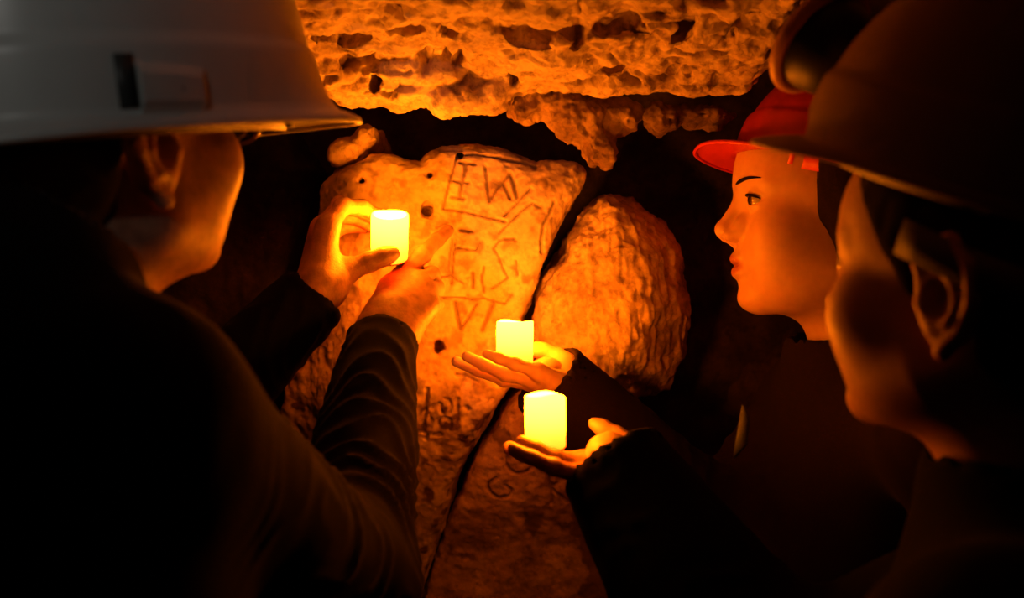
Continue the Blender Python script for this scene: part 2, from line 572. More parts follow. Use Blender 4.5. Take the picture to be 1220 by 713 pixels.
def rock(name, poly, d, thick, rnd, mat, parent, h=0.002, rough=0.004, front=None, pits=0.0, lump=0.012, seed=0.0, holes=(), do_carve=False, zlim=None, dirt_dark_f=None, streak=0.0):
    """A slab of stone: the outline, a depth, a front that bulges or leans (front(x,z) is added to the depth)."""
    pp = px_poly(poly, d); arr = np.array(pp)

    def f(p):
        x, y, z = p[:, 0], p[:, 1], p[:, 2]
        w = lump * 0.6 * pnoise(p * 17 + seed)
        d2 = poly2(x, z, pp) + w
        yf = d + (front(x, z) if front else 0) + lump * 0.8 * pnoise(np.stack([x, y * 0.3, z], 1) * 11 + seed + 3)
        e = np.maximum(yf - y, y - (d + thick))
        r = rnd
        a = np.maximum(d2 + r, 0); b = np.maximum(e + r, 0)
        o = np.sqrt(a * a + b * b) + np.minimum(np.maximum(d2 + r, e + r), 0) - r
        for hp, hr in holes:
            k = P(hp[0], hp[1], d); o = smax(o, -(cap(p, k - np.array([0, 0.02, 0]), k + np.array([0, 0.035, 0]), hr / FPX * d, hr / FPX * d * 0.8) + 0.003 * pnoise(p * 120)), 0.004)
        return o
    lo = [arr[:, 0].min() - 0.04, d - 0.09, arr[:, 1].min() - 0.04]
    hi = [arr[:, 0].max() + 0.04, d + thick + 0.03, arr[:, 1].max() + 0.04]
    if zlim:
        lo[2] = max(lo[2], zlim)
    v, q = surfnet(f, lo, hi, h)
    return finish_rock(name, v, q, mat, parent, rough, pits, seed, do_carve, dirt_dark_f, streak)


def finish_rock(name, v, q, mat, parent, rough, pits, seed, do_carve=False, dirt_dark_f=None, streak=0.0, strata=0.0, pit_f=70.0):
    n = vnormals(v, q)
    disp = rough * fbm(v, 38, 4, seed, 0.6)
    mask = sstep(-0.35, 0.25, fbm(v, 8, 2, seed + 31))
    dirt = np.zeros(len(v), np.float32)  # amount of darker brown: pits, crevices, carving and blotches
    if streak:
        w = np.stack([v[:, 0] * 75 + 6 * v[:, 2], v[:, 1] * 40, v[:, 2] * 13 + 4 * v[:, 0]], 1)
        disp = disp + streak * (np.abs(pnoise(w + seed)) * -1.6 + 0.4 * pnoise(w * 2.2))
    if strata:
        w = np.stack([v[:, 0] * 14, v[:, 1] * 55, v[:, 2] * 40], 1) + 1.2 * fbm(v, 25, 2, 4.0)[:, None]
        a = pnoise(w + seed)
        cr = sstep(0.12, 0.42, a)
        disp = disp + strata * (0.8 * pnoise(w * 0.6 + 9) - 1.4 * cr * mask)
        cr = cr * mask
        dirt = np.maximum(dirt, 0.45 * cr)  # darker brown inside the strata crevices
    if pits:
        pn = pnoise(v * pit_f + seed) + 0.5 * pnoise(v * pit_f * 2.1 + seed)
        pit = sstep(0.22, 0.55, pn)
        pit = pit * (0.25 + 0.75 * mask)
        disp = disp - pits * pit
        dirt = np.maximum(dirt, 0.35 * pit)  # darker brown inside the small pits
    if do_carve:
        cv = np.zeros(len(v)); carve(v, dirt, cv); disp = disp + cv
    if dirt_dark_f is not None:
        dirt = np.maximum(dirt, dirt_dark_f(v))
    v = v + n * disp[:, None]
    return obj(name, v, q, mat, parent, attrs={'dirt': dirt})


wall = empty('wall_back', (0, 1.45, 0)); tag(wall, kind='structure')

# the backing rock far inside the recesses
gx = np.linspace(-1.9, 1.9, 330); gz = np.linspace(-0.02, 2.3, 210)
X, Z = np.meshgrid(gx, gz, indexing='ij')
pv = np.stack([X.ravel(), np.full(X.size, 1.5), Z.ravel()], 1)
pv[:, 1] += 0.09 * fbm(pv, 3.1, 5, 4.0) + 0.012 * fbm(pv, 26, 3, 9.0) - 0.10 * sstep(0.35, 0.75, X.ravel()) * 0 
pv[:, 1] -= 0.10 * sstep(-0.30, -0.75, X.ravel())
ii = np.arange(X.size).reshape(X.shape)
qd = np.stack([ii[:-1, :-1].ravel(), ii[1:, :-1].ravel(), ii[1:, 1:].ravel(), ii[:-1, 1:].ravel()], 1)
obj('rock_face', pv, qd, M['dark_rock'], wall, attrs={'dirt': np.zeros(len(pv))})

rock('carved_slab', [(372, 214), (392, 200), (420, 192), (440, 181), (465, 180), (480, 186), (497, 188), (508, 178), (525, 170), (563, 167), (592, 172), (612, 181),
                     (640, 191), (668, 186), (690, 188), (703, 203), (694, 224), (680, 247), (666, 266), (655, 292), (645, 322), (634, 352), (624, 380),
                     (622, 430), (611, 462), (588, 492), (560, 540), (540, 585), (524, 640), (500, 715), (470, 800), (250, 800), (300, 560), (345, 400), (362, 280)],
     SLAB_Y, 0.2, 0.02, M['slab'], wall, h=0.0017, rough=0.0042, pits=0.0018, seed=1.0, do_carve=True, lump=0.009,
     front=lambda x, z: 0.055 * sstep(-0.17, -0.27, x) + 0.07 * sstep(1.42, 1.16, z) + 0.012 * sstep(1.62, 1.70, z),
     holes=(((508, 251), 9), ((522, 414), 9), ((430, 215), 6), ((548, 185), 3), ((512, 209), 4)),
     dirt_dark_f=lambda v: 0.55 * sstep(-0.05, 0.35, fbm(v, 22, 4, 5.0) + 0.9 * sstep(1.44, 1.34, v[:, 2]) - 0.35) + 0.6 * sstep(-0.15, 0.4, fbm(v, 30, 3, 8.0)) * sstep(0.0, 0.07, v[:, 0]) + 0.5 * sstep(0.1, 0.4, fbm(v, 45, 3, 18.0)))  # blotches, darker towards the right and the bottom
rock('boulder', [(678, 284), (704, 248), (726, 226), (762, 232), (800, 255), (826, 300), (834, 360), (828, 425), (805, 468), (760, 482), (700, 476), (655, 452), (632, 428), (637, 380), (652, 328)],
     1.255, 0.26, 0.07, M['boulder'], wall, h=0.002, rough=0.0055, pits=0.002, seed=2.0, lump=0.022, streak=0.005,
     front=lambda x, z: 0.25 * (np.maximum(x - 0.13, 0)) + 0.20 * np.maximum(z - 1.56, 0))
rock('lower_slab', [(624, 466), (650, 452), (720, 470), (800, 540), (860, 640), (900, 800), (476, 800), (503, 716), (529, 645), (549, 592), (569, 546), (597, 498)],
     LOW_Y, 0.2, 0.018, M['lower'], wall, h=0.002, rough=0.004, pits=0.001, seed=3.0, do_carve=True, lump=0.012,
     front=lambda x, z: 0.06 * sstep(1.36, 1.15, z) + 0.02,
     dirt_dark_f=lambda v: 0.8 * sstep(0.0, 0.12, fbm(v, 20, 4, 2.0) + 0.8 * sstep(0.05, 0.11, v[:, 0]) * sstep(1.31, 1.25, v[:, 2]) - 0.3))
rock('loose_stone', [(384, 190), (386, 170), (402, 160), (416, 158), (428, 145), (446, 146), (448, 164), (434, 174), (424, 190), (400, 196)], 1.275, 0.2, 0.022, M['ledge'], wall, h=0.0018, rough=0.006, pits=0.002, seed=6.0, lump=0.010)
rock('left_rock', [(250, 150), (330, 140), (372, 200), (366, 300), (340, 420), (290, 600), (240, 820), (60, 820), (120, 400), (200, 200)], 1.38, 0.16, 0.05, M['hand_shade'], wall, h=0.004, rough=0.006, seed=7.0, lump=0.02)
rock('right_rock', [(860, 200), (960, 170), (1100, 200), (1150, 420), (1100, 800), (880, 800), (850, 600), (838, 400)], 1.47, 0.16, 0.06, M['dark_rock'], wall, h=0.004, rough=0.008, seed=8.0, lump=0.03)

# the overhanging ledge: a low roof that comes towards the camera, with lumps hanging from its lip
PROF = np.array([(0.30, 1.99), (0.62, 1.87), (0.90, 1.795), (1.02, 1.763), (1.10, 1.742), (1.165, 1.722), (1.195, 1.722), (1.225, 1.76), (1.30, 1.84), (1.62, 1.90), (1.62, 2.25), (0.30, 2.25)], np.float32)


def on_roof(px, py):
    s = (CY - py) / FPX
    for i in range(5):
        (y0, z0), (y1, z1) = PROF[i], PROF[i + 1]
        den = (z1 - z0) - s * (y1 - y0)
        t = (CAMZ + s * y0 - z0) / den if abs(den) > 1e-9 else -1
        if 0 <= t <= 1:
            d = y0 + (y1 - y0) * t
            return P(px, py, d)
    return P(px, py, 1.17)


PITS = [((407, 52), (30, 9)), ((424, 80), (20, 7)), ((418, 104), (12, 7)), ((446, 101), (7, 8)), ((485, 40), (17, 6)), ((529, 40), (10, 6)), ((636, 42), (42, 4)), ((676, 38), (14, 6)),
        ((742, 34), (32, 4)), ((768, 38), (10, 6)), ((818, 38), (14, 11)), ((726, 82), (16, 6)), ((806, 86), (5, 5)), ((825, 91), (5, 5)), ((694, 7), (6, 3)), ((505, 80), (4, 6)), ((531, 70), (4, 4)),
        ((545, 75), (6, 11)), ((566, 112), (11, 8)), ((614, 90), (6, 11)), ((870, 50), (10, 4)), ((855, 100), (10, 4)), ((690, 45), (6, 9))]
ROOF_PITS = [(on_roof(*c), rx / FPX * on_roof(*c)[1], ry / FPX * on_roof(*c)[1]) for c, (rx, ry) in PITS]
LUMPS = [((430, 108), (46, 20), 1.19), ((490, 112), (40, 17), 1.185), ((545, 118), (36, 21), 1.18), ((585, 112), (28, 26), 1.19), ((500, 88), (60, 16), 1.165), ((400, 85), (30, 25), 1.17)]
DARK_LUMPS = [((622, 120), (20, 26), 1.215), ((660, 118), (30, 26), 1.225), ((690, 140), (36, 30), 1.225), ((735, 140), (26, 24), 1.235), ((705, 172), (10, 26), 1.235), ((722, 180), (8, 20), 1.235), ((788, 142), (22, 17), 1.24), ((835, 140), (44, 12), 1.26)]


def ledge_sdf(p):
    w = np.stack([p[:, 0] * 1.0, p[:, 1], p[:, 2]], 1)
    lo = pnoise(w * 9.0 + 5.1); md = pnoise(w * 24.0 + 2.2)
    step = 0.010 * sstep(-0.05, 0.05, pnoise(np.stack([p[:, 0] * 6, p[:, 1] * 26, p[:, 2] * 4], 1) + 9.7))
    dz = -0.010 - 0.03 * sstep(0.0, -0.25, p[:, 0]) * sstep(1.05, 1.2, p[:, 1]) * 0
    d = poly2(p[:, 1], p[:, 2] - 0.16 * sstep(0.25, 0.36, p[:, 0]) + dz + 0.02 * lo + 0.010 * md + step, PROF)
    for (c, (rx, ry), dd) in LUMPS:
        k = P(c[0], c[1], dd)
        d = smin(d, ell(p, k, (rx / FPX * dd, 0.035, ry / FPX * dd)) + 0.006 * md, 0.010)
    pw = p + np.stack([0.012 * pnoise(p * 32 + 40), 0.012 * pnoise(p * 32 + 50), 0.012 * pnoise(p * 32 + 60)], 1)
    for k, rx, ry in ROOF_PITS:
        d = smax(d, -(ell(pw, k + np.array([0, 0.014, 0.010]), (rx * 1.1, max(ry * 2.6, 0.017), max(ry * 2.0, 0.018))) + 0.006 * md), 0.004)
    return d


v, q = surfnet(ledge_sdf, (-0.62, 0.66, 1.64), (0.62, 1.30, 2.05), 0.0022, slack=1.7)
ceil_ = empty('ceiling', (0, 1.0, 1.9)); tag(ceil_, kind='structure')
finish_rock('overhanging_ledge', v, q, M['ledge'], ceil_, 0.0075, 0.006, 11.0, strata=0.009, pit_f=52.0)


def lumps_sdf(p):
    md = pnoise(p * 30.0 + 2.2); d = None
    for (c, (rx, ry), dd) in DARK_LUMPS:
        k = P(c[0], c[1], dd)
        e = ell(p, k, (rx / FPX * dd, 0.03, ry / FPX * dd))
        d = e if d is None else smin(d, e, 0.012)
    return d + 0.006 * md


v, q = surfnet(lumps_sdf, (-0.05, 1.15, 1.60), (0.32, 1.32, 1.80), 0.002, slack=1.5)
finish_rock('hanging_stone', v, q, M['hang'], ceil_, 0.011, 0.006, 13.0)

# the rest of the roof and the floor of the passage
gx = np.linspace(-1.9, 1.9, 150); gy = np.linspace(-0.4, 1.7, 90)
X, Y = np.meshgrid(gx, gy, indexing='ij')
ii = np.arange(X.size).reshape(X.shape)
qd = np.stack([ii[:-1, :-1].ravel(), ii[1:, :-1].ravel(), ii[1:, 1:].ravel(), ii[:-1, 1:].ravel()], 1)
pv = np.stack([X.ravel(), Y.ravel(), np.full(X.size, 2.16)], 1)
pv[:, 2] += 0.05 * fbm(pv, 3.0, 4, 2.0)
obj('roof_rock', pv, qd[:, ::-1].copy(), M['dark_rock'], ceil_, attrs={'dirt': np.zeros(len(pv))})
pv = np.stack([X.ravel(), Y.ravel(), np.zeros(X.size)], 1)
pv[:, 2] += 0.012 * fbm(pv, 5.0, 4, 1.0) - 0.012
fl = obj('floor', pv, qd, M['floor'], attrs={'dirt': np.zeros(len(pv))}); tag(fl, kind='structure')

# ---- the things and people
# ------------------------------------------------------------------ candles
CR, CHH = 0.0196, 0.049


def candle(base, axis, label, wave, height=CHH, seed=0, CR=CR):
    axis = np.asarray(axis, float); axis /= np.linalg.norm(axis)
    root = tag(empty('candle', base), label, 'candle', 'glowing hand-held candles')
    base = np.asarray(base)
    prof = [(CR * 0.90, 0.0), (CR * 0.985, 0.0015), (CR, 0.004)] + [(CR * (1 + 0.006 * math.sin(9 * t + seed)), height * t) for t in (0.2, 0.35, 0.5, 0.65, 0.8)] + \
           [(CR, height * 0.93), (CR * 0.985, height * 0.985), (CR * 0.93, height), (CR * 0.86, height * 0.985), (CR * 0.80, height * 0.9), (CR * 0.74, height * 0.84), (CR * 0.2, height * 0.83)]
    sides = 40
    V, F = lathe(prof, base, axis, sides)
    V = np.array(V)
    up = np.repeat([min(1, p[1] / height) * 0.86 for p in prof], sides)
    for i, p in enumerate(prof):
        if p[1] > height * 0.75:
            for k in range(sides):
                a = 2 * math.pi * k / sides
                V[i * sides + k] += axis * wave * (math.sin(2 * a + seed) + 0.5 * math.sin(3 * a + 2 * seed)) * (p[1] / height - 0.7) / 0.3
    up[len(prof) * sides - sides * 4:] = 1.0
    obj('wax_body', V, F, M['wax'], root, attrs={'up': up})
    fp = [(0.0008, 0.79 * height), (0.0026, 0.82 * height), (0.0036, 0.86 * height), (0.003, 0.91 * height), (0.0014, 0.95 * height), (0.0003, 0.985 * height)]
    V, F = lathe(fp, base, axis, 14)
    obj('flame', V, F, M['flame'], root, attrs={'up': np.repeat([0, .2, .4, .6, .8, 1.0], 14)})
    V, F = lathe([(CR * 0.86, -0.0018), (CR * 0.9, -0.0012), (CR * 0.9, 0.0005)], base, axis, 32)
    b = obj('base', V, F, M['black_plastic'], root); tag(b, 'black battery base')
    return root


C1 = P(464, 309, 1.170); C2_ = P(613, 436, 1.165); C3 = P(650, 534, 0.962)
candle(C1, (0.05, -0.36, 0.93), 'glowing candle tilted between thumb and fingers close to the carved stone', 0.0006, 0.050, 0.4)
candle(C2_, (0.01, -0.02, 1), 'glowing candle on the open palm of the woman in the red hat', 0.0009, 0.0473, 1.0, 0.0195)
candle(C3, (-0.015, -0.02, 1), 'glowing candle on the lowest open palm, nearest of the three candles', 0.0013, 0.0470, 2.2, 0.0177)


# ------------------------------------------------------------------ heads
def head_sdf(wide=1.0, nose=1.0, jaw=1.0, brow=1.0, cheeky=0.0, neck_to=(-0.045, 0, -0.17), neck_r=0.056, ear_s=1.0, ear_x=0.0):
    def f(p):
        x = p[:, 0]; y = np.abs(p[:, 1]); z = p[:, 2]
        q = np.stack([x, y / wide, z], 1)
        d = ell(q, (-0.006, 0, 0.048), (0.096, 0.075, 0.088))
        d = smin(d, ell(q, (0.028, 0, -0.02), (0.060, 0.058, 0.072)), 0.02)
        d = smin(d, ell(q, (0.04, 0, 0.05), (0.050, 0.057, 0.06)), 0.02)
        d = smin(d, cap(q, (0.004, 0.05, -0.05), (0.066, 0.016, -0.077), 0.017 * jaw, 0.013 * jaw), 0.022)
        d = smin(d, ell(q, (0.074, 0, -0.074), (0.018 * jaw, 0.021, 0.015 * jaw)), 0.014)
        d = smin(d, ell(q, (0.056 + 0.006 * cheeky, 0.040 + 0.004 * cheeky, -0.010), (0.026, 0.022, 0.028)), 0.018)
        d = smin(d, ell(q, (0.024, 0.032, -0.036), (0.054, 0.029, 0.046)), 0.025)
        d = smin(d, ell(q, (0.069, 0, -0.038), (0.026, 0.031, 0.027)), 0.014)
        d = smin(d, cap(q, (0.080, 0.006, 0.042), (0.066, 0.042, 0.041), 0.0105 * brow, 0.0095 * brow), 0.012)
        d = smax(d, -sph(q, (0.098, 0.031, 0.023), 0.0165), 0.010)
        e = np.stack([x, np.abs(p[:, 1]) / wide, z], 1)
        lid = sph(e, (0.0735, 0.031, 0.024), 0.0139)
        lid = smax(lid, -ell(e, (0.0830, 0.0360, 0.0242), (0.0175, 0.0165, 0.0058)), 0.0012)
        d = smin(d, lid, 0.005)
        d = smin(d, cap(q, (0.0845, 0, 0.029), (0.1035 * nose, 0, -0.002), 0.0072, 0.0085), 0.009)
        d = smin(d, sph(q, (0.1055 * nose, 0, -0.0045), 0.0087), 0.005)
        d = smin(d, ell(q, (0.0975 * nose, 0.0105, -0.010), (0.0105, 0.0066, 0.0075)), 0.004)
        d = smin(d, cap(q, (0.104 * nose, 0, -0.011), (0.092, 0, -0.02), 0.0045, 0.004), 0.004)
        d = smin(d, ell(q, (0.086, 0.013, -0.003), (0.013, 0.009, 0.013)), 0.006)
        d = smax(d, -ell(q, (0.1005 * nose, 0.0062, -0.0172), (0.0055, 0.0030, 0.0042)), 0.002)
        d = smin(d, ell(q, (0.0905, 0, -0.0335), (0.0080, 0.021, 0.0062)), 0.0035)
        d = smin(d, ell(q, (0.0893, 0, -0.0480), (0.0078, 0.018, 0.0066)), 0.0035)
        d = smax(d, -ell(q, (0.1005, 0, -0.0408), (0.0105, 0.025, 0.0019)), 0.0018)
        d = smin(d, cap(p, (-0.018, 0, -0.05), neck_to, neck_r * 0.93, neck_r), 0.028)
        # ears
        r = np.stack([x - ear_x, y, z], 1)
        r = (r - np.float32([-0.004, 0.075 * wide, 0])) / np.float32([ear_s, 1, ear_s]) + np.float32([-0.004, 0.075 * wide, 0])
        ear = ell(r, (-0.010, 0.0775 * wide, 0.003), (0.019, 0.0075, 0.031))
        o = np.array([0, 0.0785 * (wide - 1), 0])
        hel = chain(r, [np.array(a) + o for a in ((0.004, 0.076, 0.0), (0.006, 0.081, 0.018), (-0.002, 0.085, 0.031), (-0.016, 0.089, 0.032), (-0.026, 0.091, 0.018), (-0.0265, 0.088, 0.0), (-0.019, 0.083, -0.016), (-0.008, 0.079, -0.028))],
                    [0.0022, 0.0030, 0.0034, 0.0036, 0.0036, 0.0034, 0.0036, 0.0055], 0.003)
        ant = chain(r, [np.array(a) + o for a in ((-0.005, 0.083, 0.021), (-0.014, 0.086, 0.014), (-0.0175, 0.0855, 0.0), (-0.012, 0.083, -0.013), (-0.002, 0.080, -0.014))], [0.0026, 0.0034, 0.0034, 0.003, 0.003], 0.003)
        ear = smin(smin(ear, hel, 0.003), ant, 0.0025)
        ear = smax(ear, -ell(r, (-0.0055, 0.0885 * 1 + o[1], 0.0), (0.0095, 0.0125, 0.0115)), 0.002)
        ear = smin(ear, sph(r, np.array((0.0045, 0.0785, -0.002)) + o, 0.0046), 0.003)
        return smin(d, ear, 0.006)
    return f


def basis(fwd, roll=0.0):
    """Columns forward, left, up."""
    f = np.asarray(fwd, float); f /= np.linalg.norm(f)
    l = np.cross([0, 0, 1.0], f); l /= np.linalg.norm(l)
    u = np.cross(f, l)
    c, s = math.cos(roll), math.sin(roll)
    return np.stack([f, c * l + s * u, -s * l + c * u], 1)


def head_mesh(f, R, c, scale=1.0, h=0.0016, zlo=-0.235):
    v, q = surfnet(f, (-0.15, -0.11, zlo), (0.135, 0.11, 0.15), h, slack=1.6, clean=True)
    # lip colour
    x, y, z = v[:, 0], np.abs(v[:, 1]), v[:, 2]
    lp = (1 - sstep(0.75, 1.15, np.sqrt((y / 0.022) ** 2 + ((z + 0.0405) / 0.0115) ** 2))) * sstep(0.078, 0.086, x)
    return (v * scale) @ R.T + c, q, lp


def hand_sdf(fingers, thumb, wrist, fore, s=1.0, wr=0.021, th_s=1.0):
    """Fingers are chains of points: knuckle, two joints, tip."""
    rads = [(0.0098, 0.0086, 0.0078, 0.0066), (0.0098, 0.0088, 0.0080, 0.0067), (0.0094, 0.0083, 0.0075, 0.0063), (0.0084, 0.0073, 0.0066, 0.0056)]
    fingers = [[np.asarray(a, float) for a in fg] for fg in fingers]
    thumb = [np.asarray(a, float) for a in thumb]
    wrist = np.asarray(wrist, float); fore = np.asarray(fore, float)
    across = fingers[0][0] - fingers[3][0]; across /= np.linalg.norm(across)
    ax = wrist - fore; ax /= np.linalg.norm(ax)
    across = across - ax * (across @ ax); across /= np.linalg.norm(across)
    wA, wB = wrist + across * 0.012 * s, wrist - across * 0.012 * s
    fA, fB = fore + across * 0.006 * s, fore - across * 0.006 * s

    def f(p):
        pal = None
        for i, fg in enumerate(fingers):
            st = wA + (wB - wA) * i / 3
            e = cap(p, st, fg[0], 0.0165 * s, (0.0118 - 0.0006 * i) * s)
            pal = e if pal is None else smin(pal, e, 0.014 * s)
        mid = sum(fg[0] for fg in fingers) / 4
        pal = smin(pal, cap(p, wrist, mid, 0.0155 * s, 0.0115 * s), 0.014 * s)
        pal = smin(pal, cap(p, wA, fA, wr * 0.86 * s, wr * 0.9 * s), 0.012 * s)
        pal = smin(pal, cap(p, wB, fB, wr * 0.86 * s, wr * 0.9 * s), 0.012 * s)
        th = cap(p, thumb[0], thumb[1], 0.0165 * s, 0.0118 * s)
        th = smin(th, cap(p, wA, thumb[0], 0.014 * s, 0.0165 * s), 0.012 * s)
        pal = smin(pal, th, 0.016 * s)
        d = pal
        for r, fg in zip(rads, fingers):
            r = [a * s for a in r]
            c = chain(p, fg, r, 0.004 * s)
            c = smin(c, sph(p, fg[1], r[1] * 1.06), 0.004 * s)
            d = smin(d, smin(pal, c, 0.008 * s), 0.0006)
        c = chain(p, thumb[1:], [0.0113 * s * th_s, 0.0100 * s * th_s, 0.0074 * s * th_s], 0.005 * s)
        c = smin(c, ell(p, thumb[3] * 0.62 + thumb[2] * 0.38, (0.0098 * s * th_s,) * 3), 0.006 * s)
        return smin(d, smin(pal, c, 0.009 * s), 0.0006)
    allp = np.array([a for fg in fingers for a in fg] + thumb + [wrist, fore])
    return f, allp.min(0) - 0.04, allp.max(0) + 0.04


def lens_of(n, pts):
    print(n, ['%.3f' % np.linalg.norm(np.asarray(pts[i + 1]) - np.asarray(pts[i])) for i in range(len(pts) - 1)])


def union(parts):
    """One continuous surface from overlapping closed pieces."""
    objs = []
    for i, (v, q) in enumerate(parts):
        me = bpy.data.meshes.new('tmp'); me.from_pydata(np.asarray(v).tolist(), [], np.asarray(q).tolist())
        o = bpy.data.objects.new('tmp', me); COL.objects.link(o); objs.append(o)
    base = objs[0]
    for o in objs[1:]:
        md = base.modifiers.new('u', 'BOOLEAN'); md.operation = 'UNION'; md.object = o; md.solver = 'MANIFOLD'
    dg = bpy.context.evaluated_depsgraph_get(); dg.update()
    me = bpy.data.meshes.new_from_object(base.evaluated_get(dg))
    n_in = sum(len(o.data.vertices) for o in objs)
    V = np.zeros(len(me.vertices) * 3); me.vertices.foreach_get('co', V); V = V.reshape(-1, 3)
    F = [tuple(p.vertices) for p in me.polygons]
    for o in objs:
        d = o.data; bpy.data.objects.remove(o); bpy.data.meshes.remove(d)
    bpy.data.meshes.remove(me)
    print('union', n_in, '->', len(V))
    return V, F


def limb_mesh(f, lo, hi, h):
    return surfnet(f, lo, hi, h)


def torso_body(nb, sh, hips, h=0.008):
    """The trunk, upper arms and legs under the clothes; sh = (right shoulder, elbow, wrist), (left ...)."""
    nb = np.asarray(nb, float)
    hipc = np.asarray(hips[0], float)
    def f(p):
        d = cap(p, nb + [0, 0, -0.13], hipc, 0.085, 0.10)
        for s in sh:
            s = [np.asarray(a, float) for a in s]
            d = smin(d, cap(p, nb + [0, 0, -0.06], s[0], 0.055, 0.05), 0.06)
            d = smin(d, cap(p, s[0], s[1], 0.045, 0.036), 0.03)
            d = smin(d, cap(p, s[1], s[2], 0.036, 0.024), 0.02)
        d = smin(d, cap(p, nb + [0, 0, 0.03], nb + [0, 0, -0.1], 0.05, 0.06), 0.04)
        for a, b, c in hips[1:]:
            d = smin(d, cap(p, a, b, 0.075, 0.05), 0.04)
            d = smin(d, cap(p, b, c, 0.05, 0.036), 0.02)
        return d
    pts = np.array([nb] + [a for s in sh for a in s] + [a for hh in hips[1:] for a in hh])
    return surfnet(f, pts.min(0) - 0.2, pts.max(0) + 0.15, h, clean=True)


def arm_param(v, pts):
    """Nearest place along a chain: distance along it and the offset from its axis."""
    best = np.full(len(v), 1e9); s = np.zeros(len(v)); off = np.zeros((len(v), 3)); acc = 0.0
    for i in range(len(pts) - 1):
        a = np.asarray(pts[i], float); b = np.asarray(pts[i + 1], float) - a; L = np.linalg.norm(b)
        t = np.clip(((v - a) @ b) / (L * L), 0, 1)
        o = v - a - t[:, None] * b
        d = np.linalg.norm(o, axis=1)
        m = d < best
        best[m] = d[m]; s[m] = acc + t[m] * L; off[m] = o[m]; acc += L
    return s, off, best


def jacket(name, nb, sh, hipc, mat, parent, sleeve_r, collar, h=0.005, torso=(0.19, 0.135), body_dir=(1, 0, 0), cuff=(0.033, 0.033), folds=0.004, hem=0.78, hi_arm=None, extra=None, col_h=0.03):
    nb = np.asarray(nb, float); hipc = np.asarray(hipc, float)
    R = basis(np.array([body_dir[0], body_dir[1], 0.0]))
    mid = nb * 0.55 + hipc * 0.45
    sh = [[np.asarray(a, float) for a in s] for s in sh]

    def sleeve(p, i):
        s = sh[i]; r = sleeve_r[i]
        d = smin(cap(p, s[0], s[1], r[0], r[1]), cap(p, s[1], s[2], r[1], r[2]), 0.03)
        ax = s[2] - s[1]; ax /= np.linalg.norm(ax)
        w = s[2]
        t = (p - w) @ ax
        d = smax(d, t - 0.004, 0.006)                                     # the cuff is cut straight
        return d, w, ax

    def f(p):
        d = ell(p, nb + [0, 0, -0.20], (torso[1], torso[0], 0.24), R)
        d = smin(d, cap(p, nb + [0, 0, -0.22], [hipc[0], hipc[1], hem + 0.12], torso[1], torso[1] * 1.05), 0.06)
        for s in sh:
            d = smin(d, cap(p, nb + [0, 0, -0.07], s[0], 0.065, sleeve_r[0][0]), 0.05)
        d = smin(d, cap(p, collar[0], collar[1], collar[2], collar[2] * 0.97), 0.03)
        if extra is not None:
            d = extra(p, d)
        for i in range(len(sh)):
            e, w, ax = sleeve(p, i)
            d = smin(d, e, 0.03)
        ca = collar[1] - collar[0]; ca = ca / np.linalg.norm(ca)
        d = smax(d, -cap(p, collar[1] - ca * 0.05, collar[1] + ca * 0.09, collar[2] - 0.014, collar[2] - 0.010), 0.006)
        for i in range(len(sh)):
            e, w, ax = sleeve(p, i)
            d = smax(d, -cap(p, w - ax * 0.03, w + ax * 0.02, cuff[i] - 0.007, cuff[i] - 0.005), 0.003)
        d = smax(d, hem - p[:, 2], 0.01)
        return d
    pts = np.array([nb, hipc, collar[1]] + [a for s in sh for a in s])
    lo = pts.min(0) - 0.24; hi = pts.max(0) + 0.14; lo[2] = hem - 0.03
    v, q = surfnet(f, lo, hi, h, slack=1.5)
    n = vnormals(v, q)
    disp = folds * 0.8 * fbm(v, 9, 3, 2.0)
    for i, s in enumerate(sh):
        t, off, dist = arm_param(v, s)
        L1 = np.linalg.norm(s[1] - s[0]); L = L1 + np.linalg.norm(s[2] - s[1])
        near = 1 - sstep(0.075, 0.11, dist)
        ax = s[2] - s[1]; ax /= np.linalg.norm(ax)
        a1 = np.cross(ax, [0.2, 0.1, 0.97]); a1 /= np.linalg.norm(a1); a2 = np.cross(ax, a1)
        th = np.arctan2(off @ a2, off @ a1)
        ph = t / 0.031 + 0.8 * np.sin(th) + 0.5 * np.sin(2 * th + 1.0) + 2.4 * fbm(v, 11, 2, 5.0)
        fold = 1 - np.abs(np.sin(math.pi * ph)) ** 0.8
        bend = 0.45 + 0.8 * np.exp(-((t - L1) / 0.10) ** 2)
        fade = sstep(L, L - 0.035, t) * sstep(0.03, 0.12, t)
        disp = disp + near * fade * bend * folds * 1.5 * (fold - 0.4) * np.clip(0.6 + 1.6 * pnoise(v * 13 + 3), 0.05, 1.4)
        hemr = np.exp(-((t - (L - 0.006)) / 0.004) ** 2) * near
        disp = disp + 0.0012 * hemr
    v = v + n * disp[:, None]
    return obj(name, v, q, mat, parent)


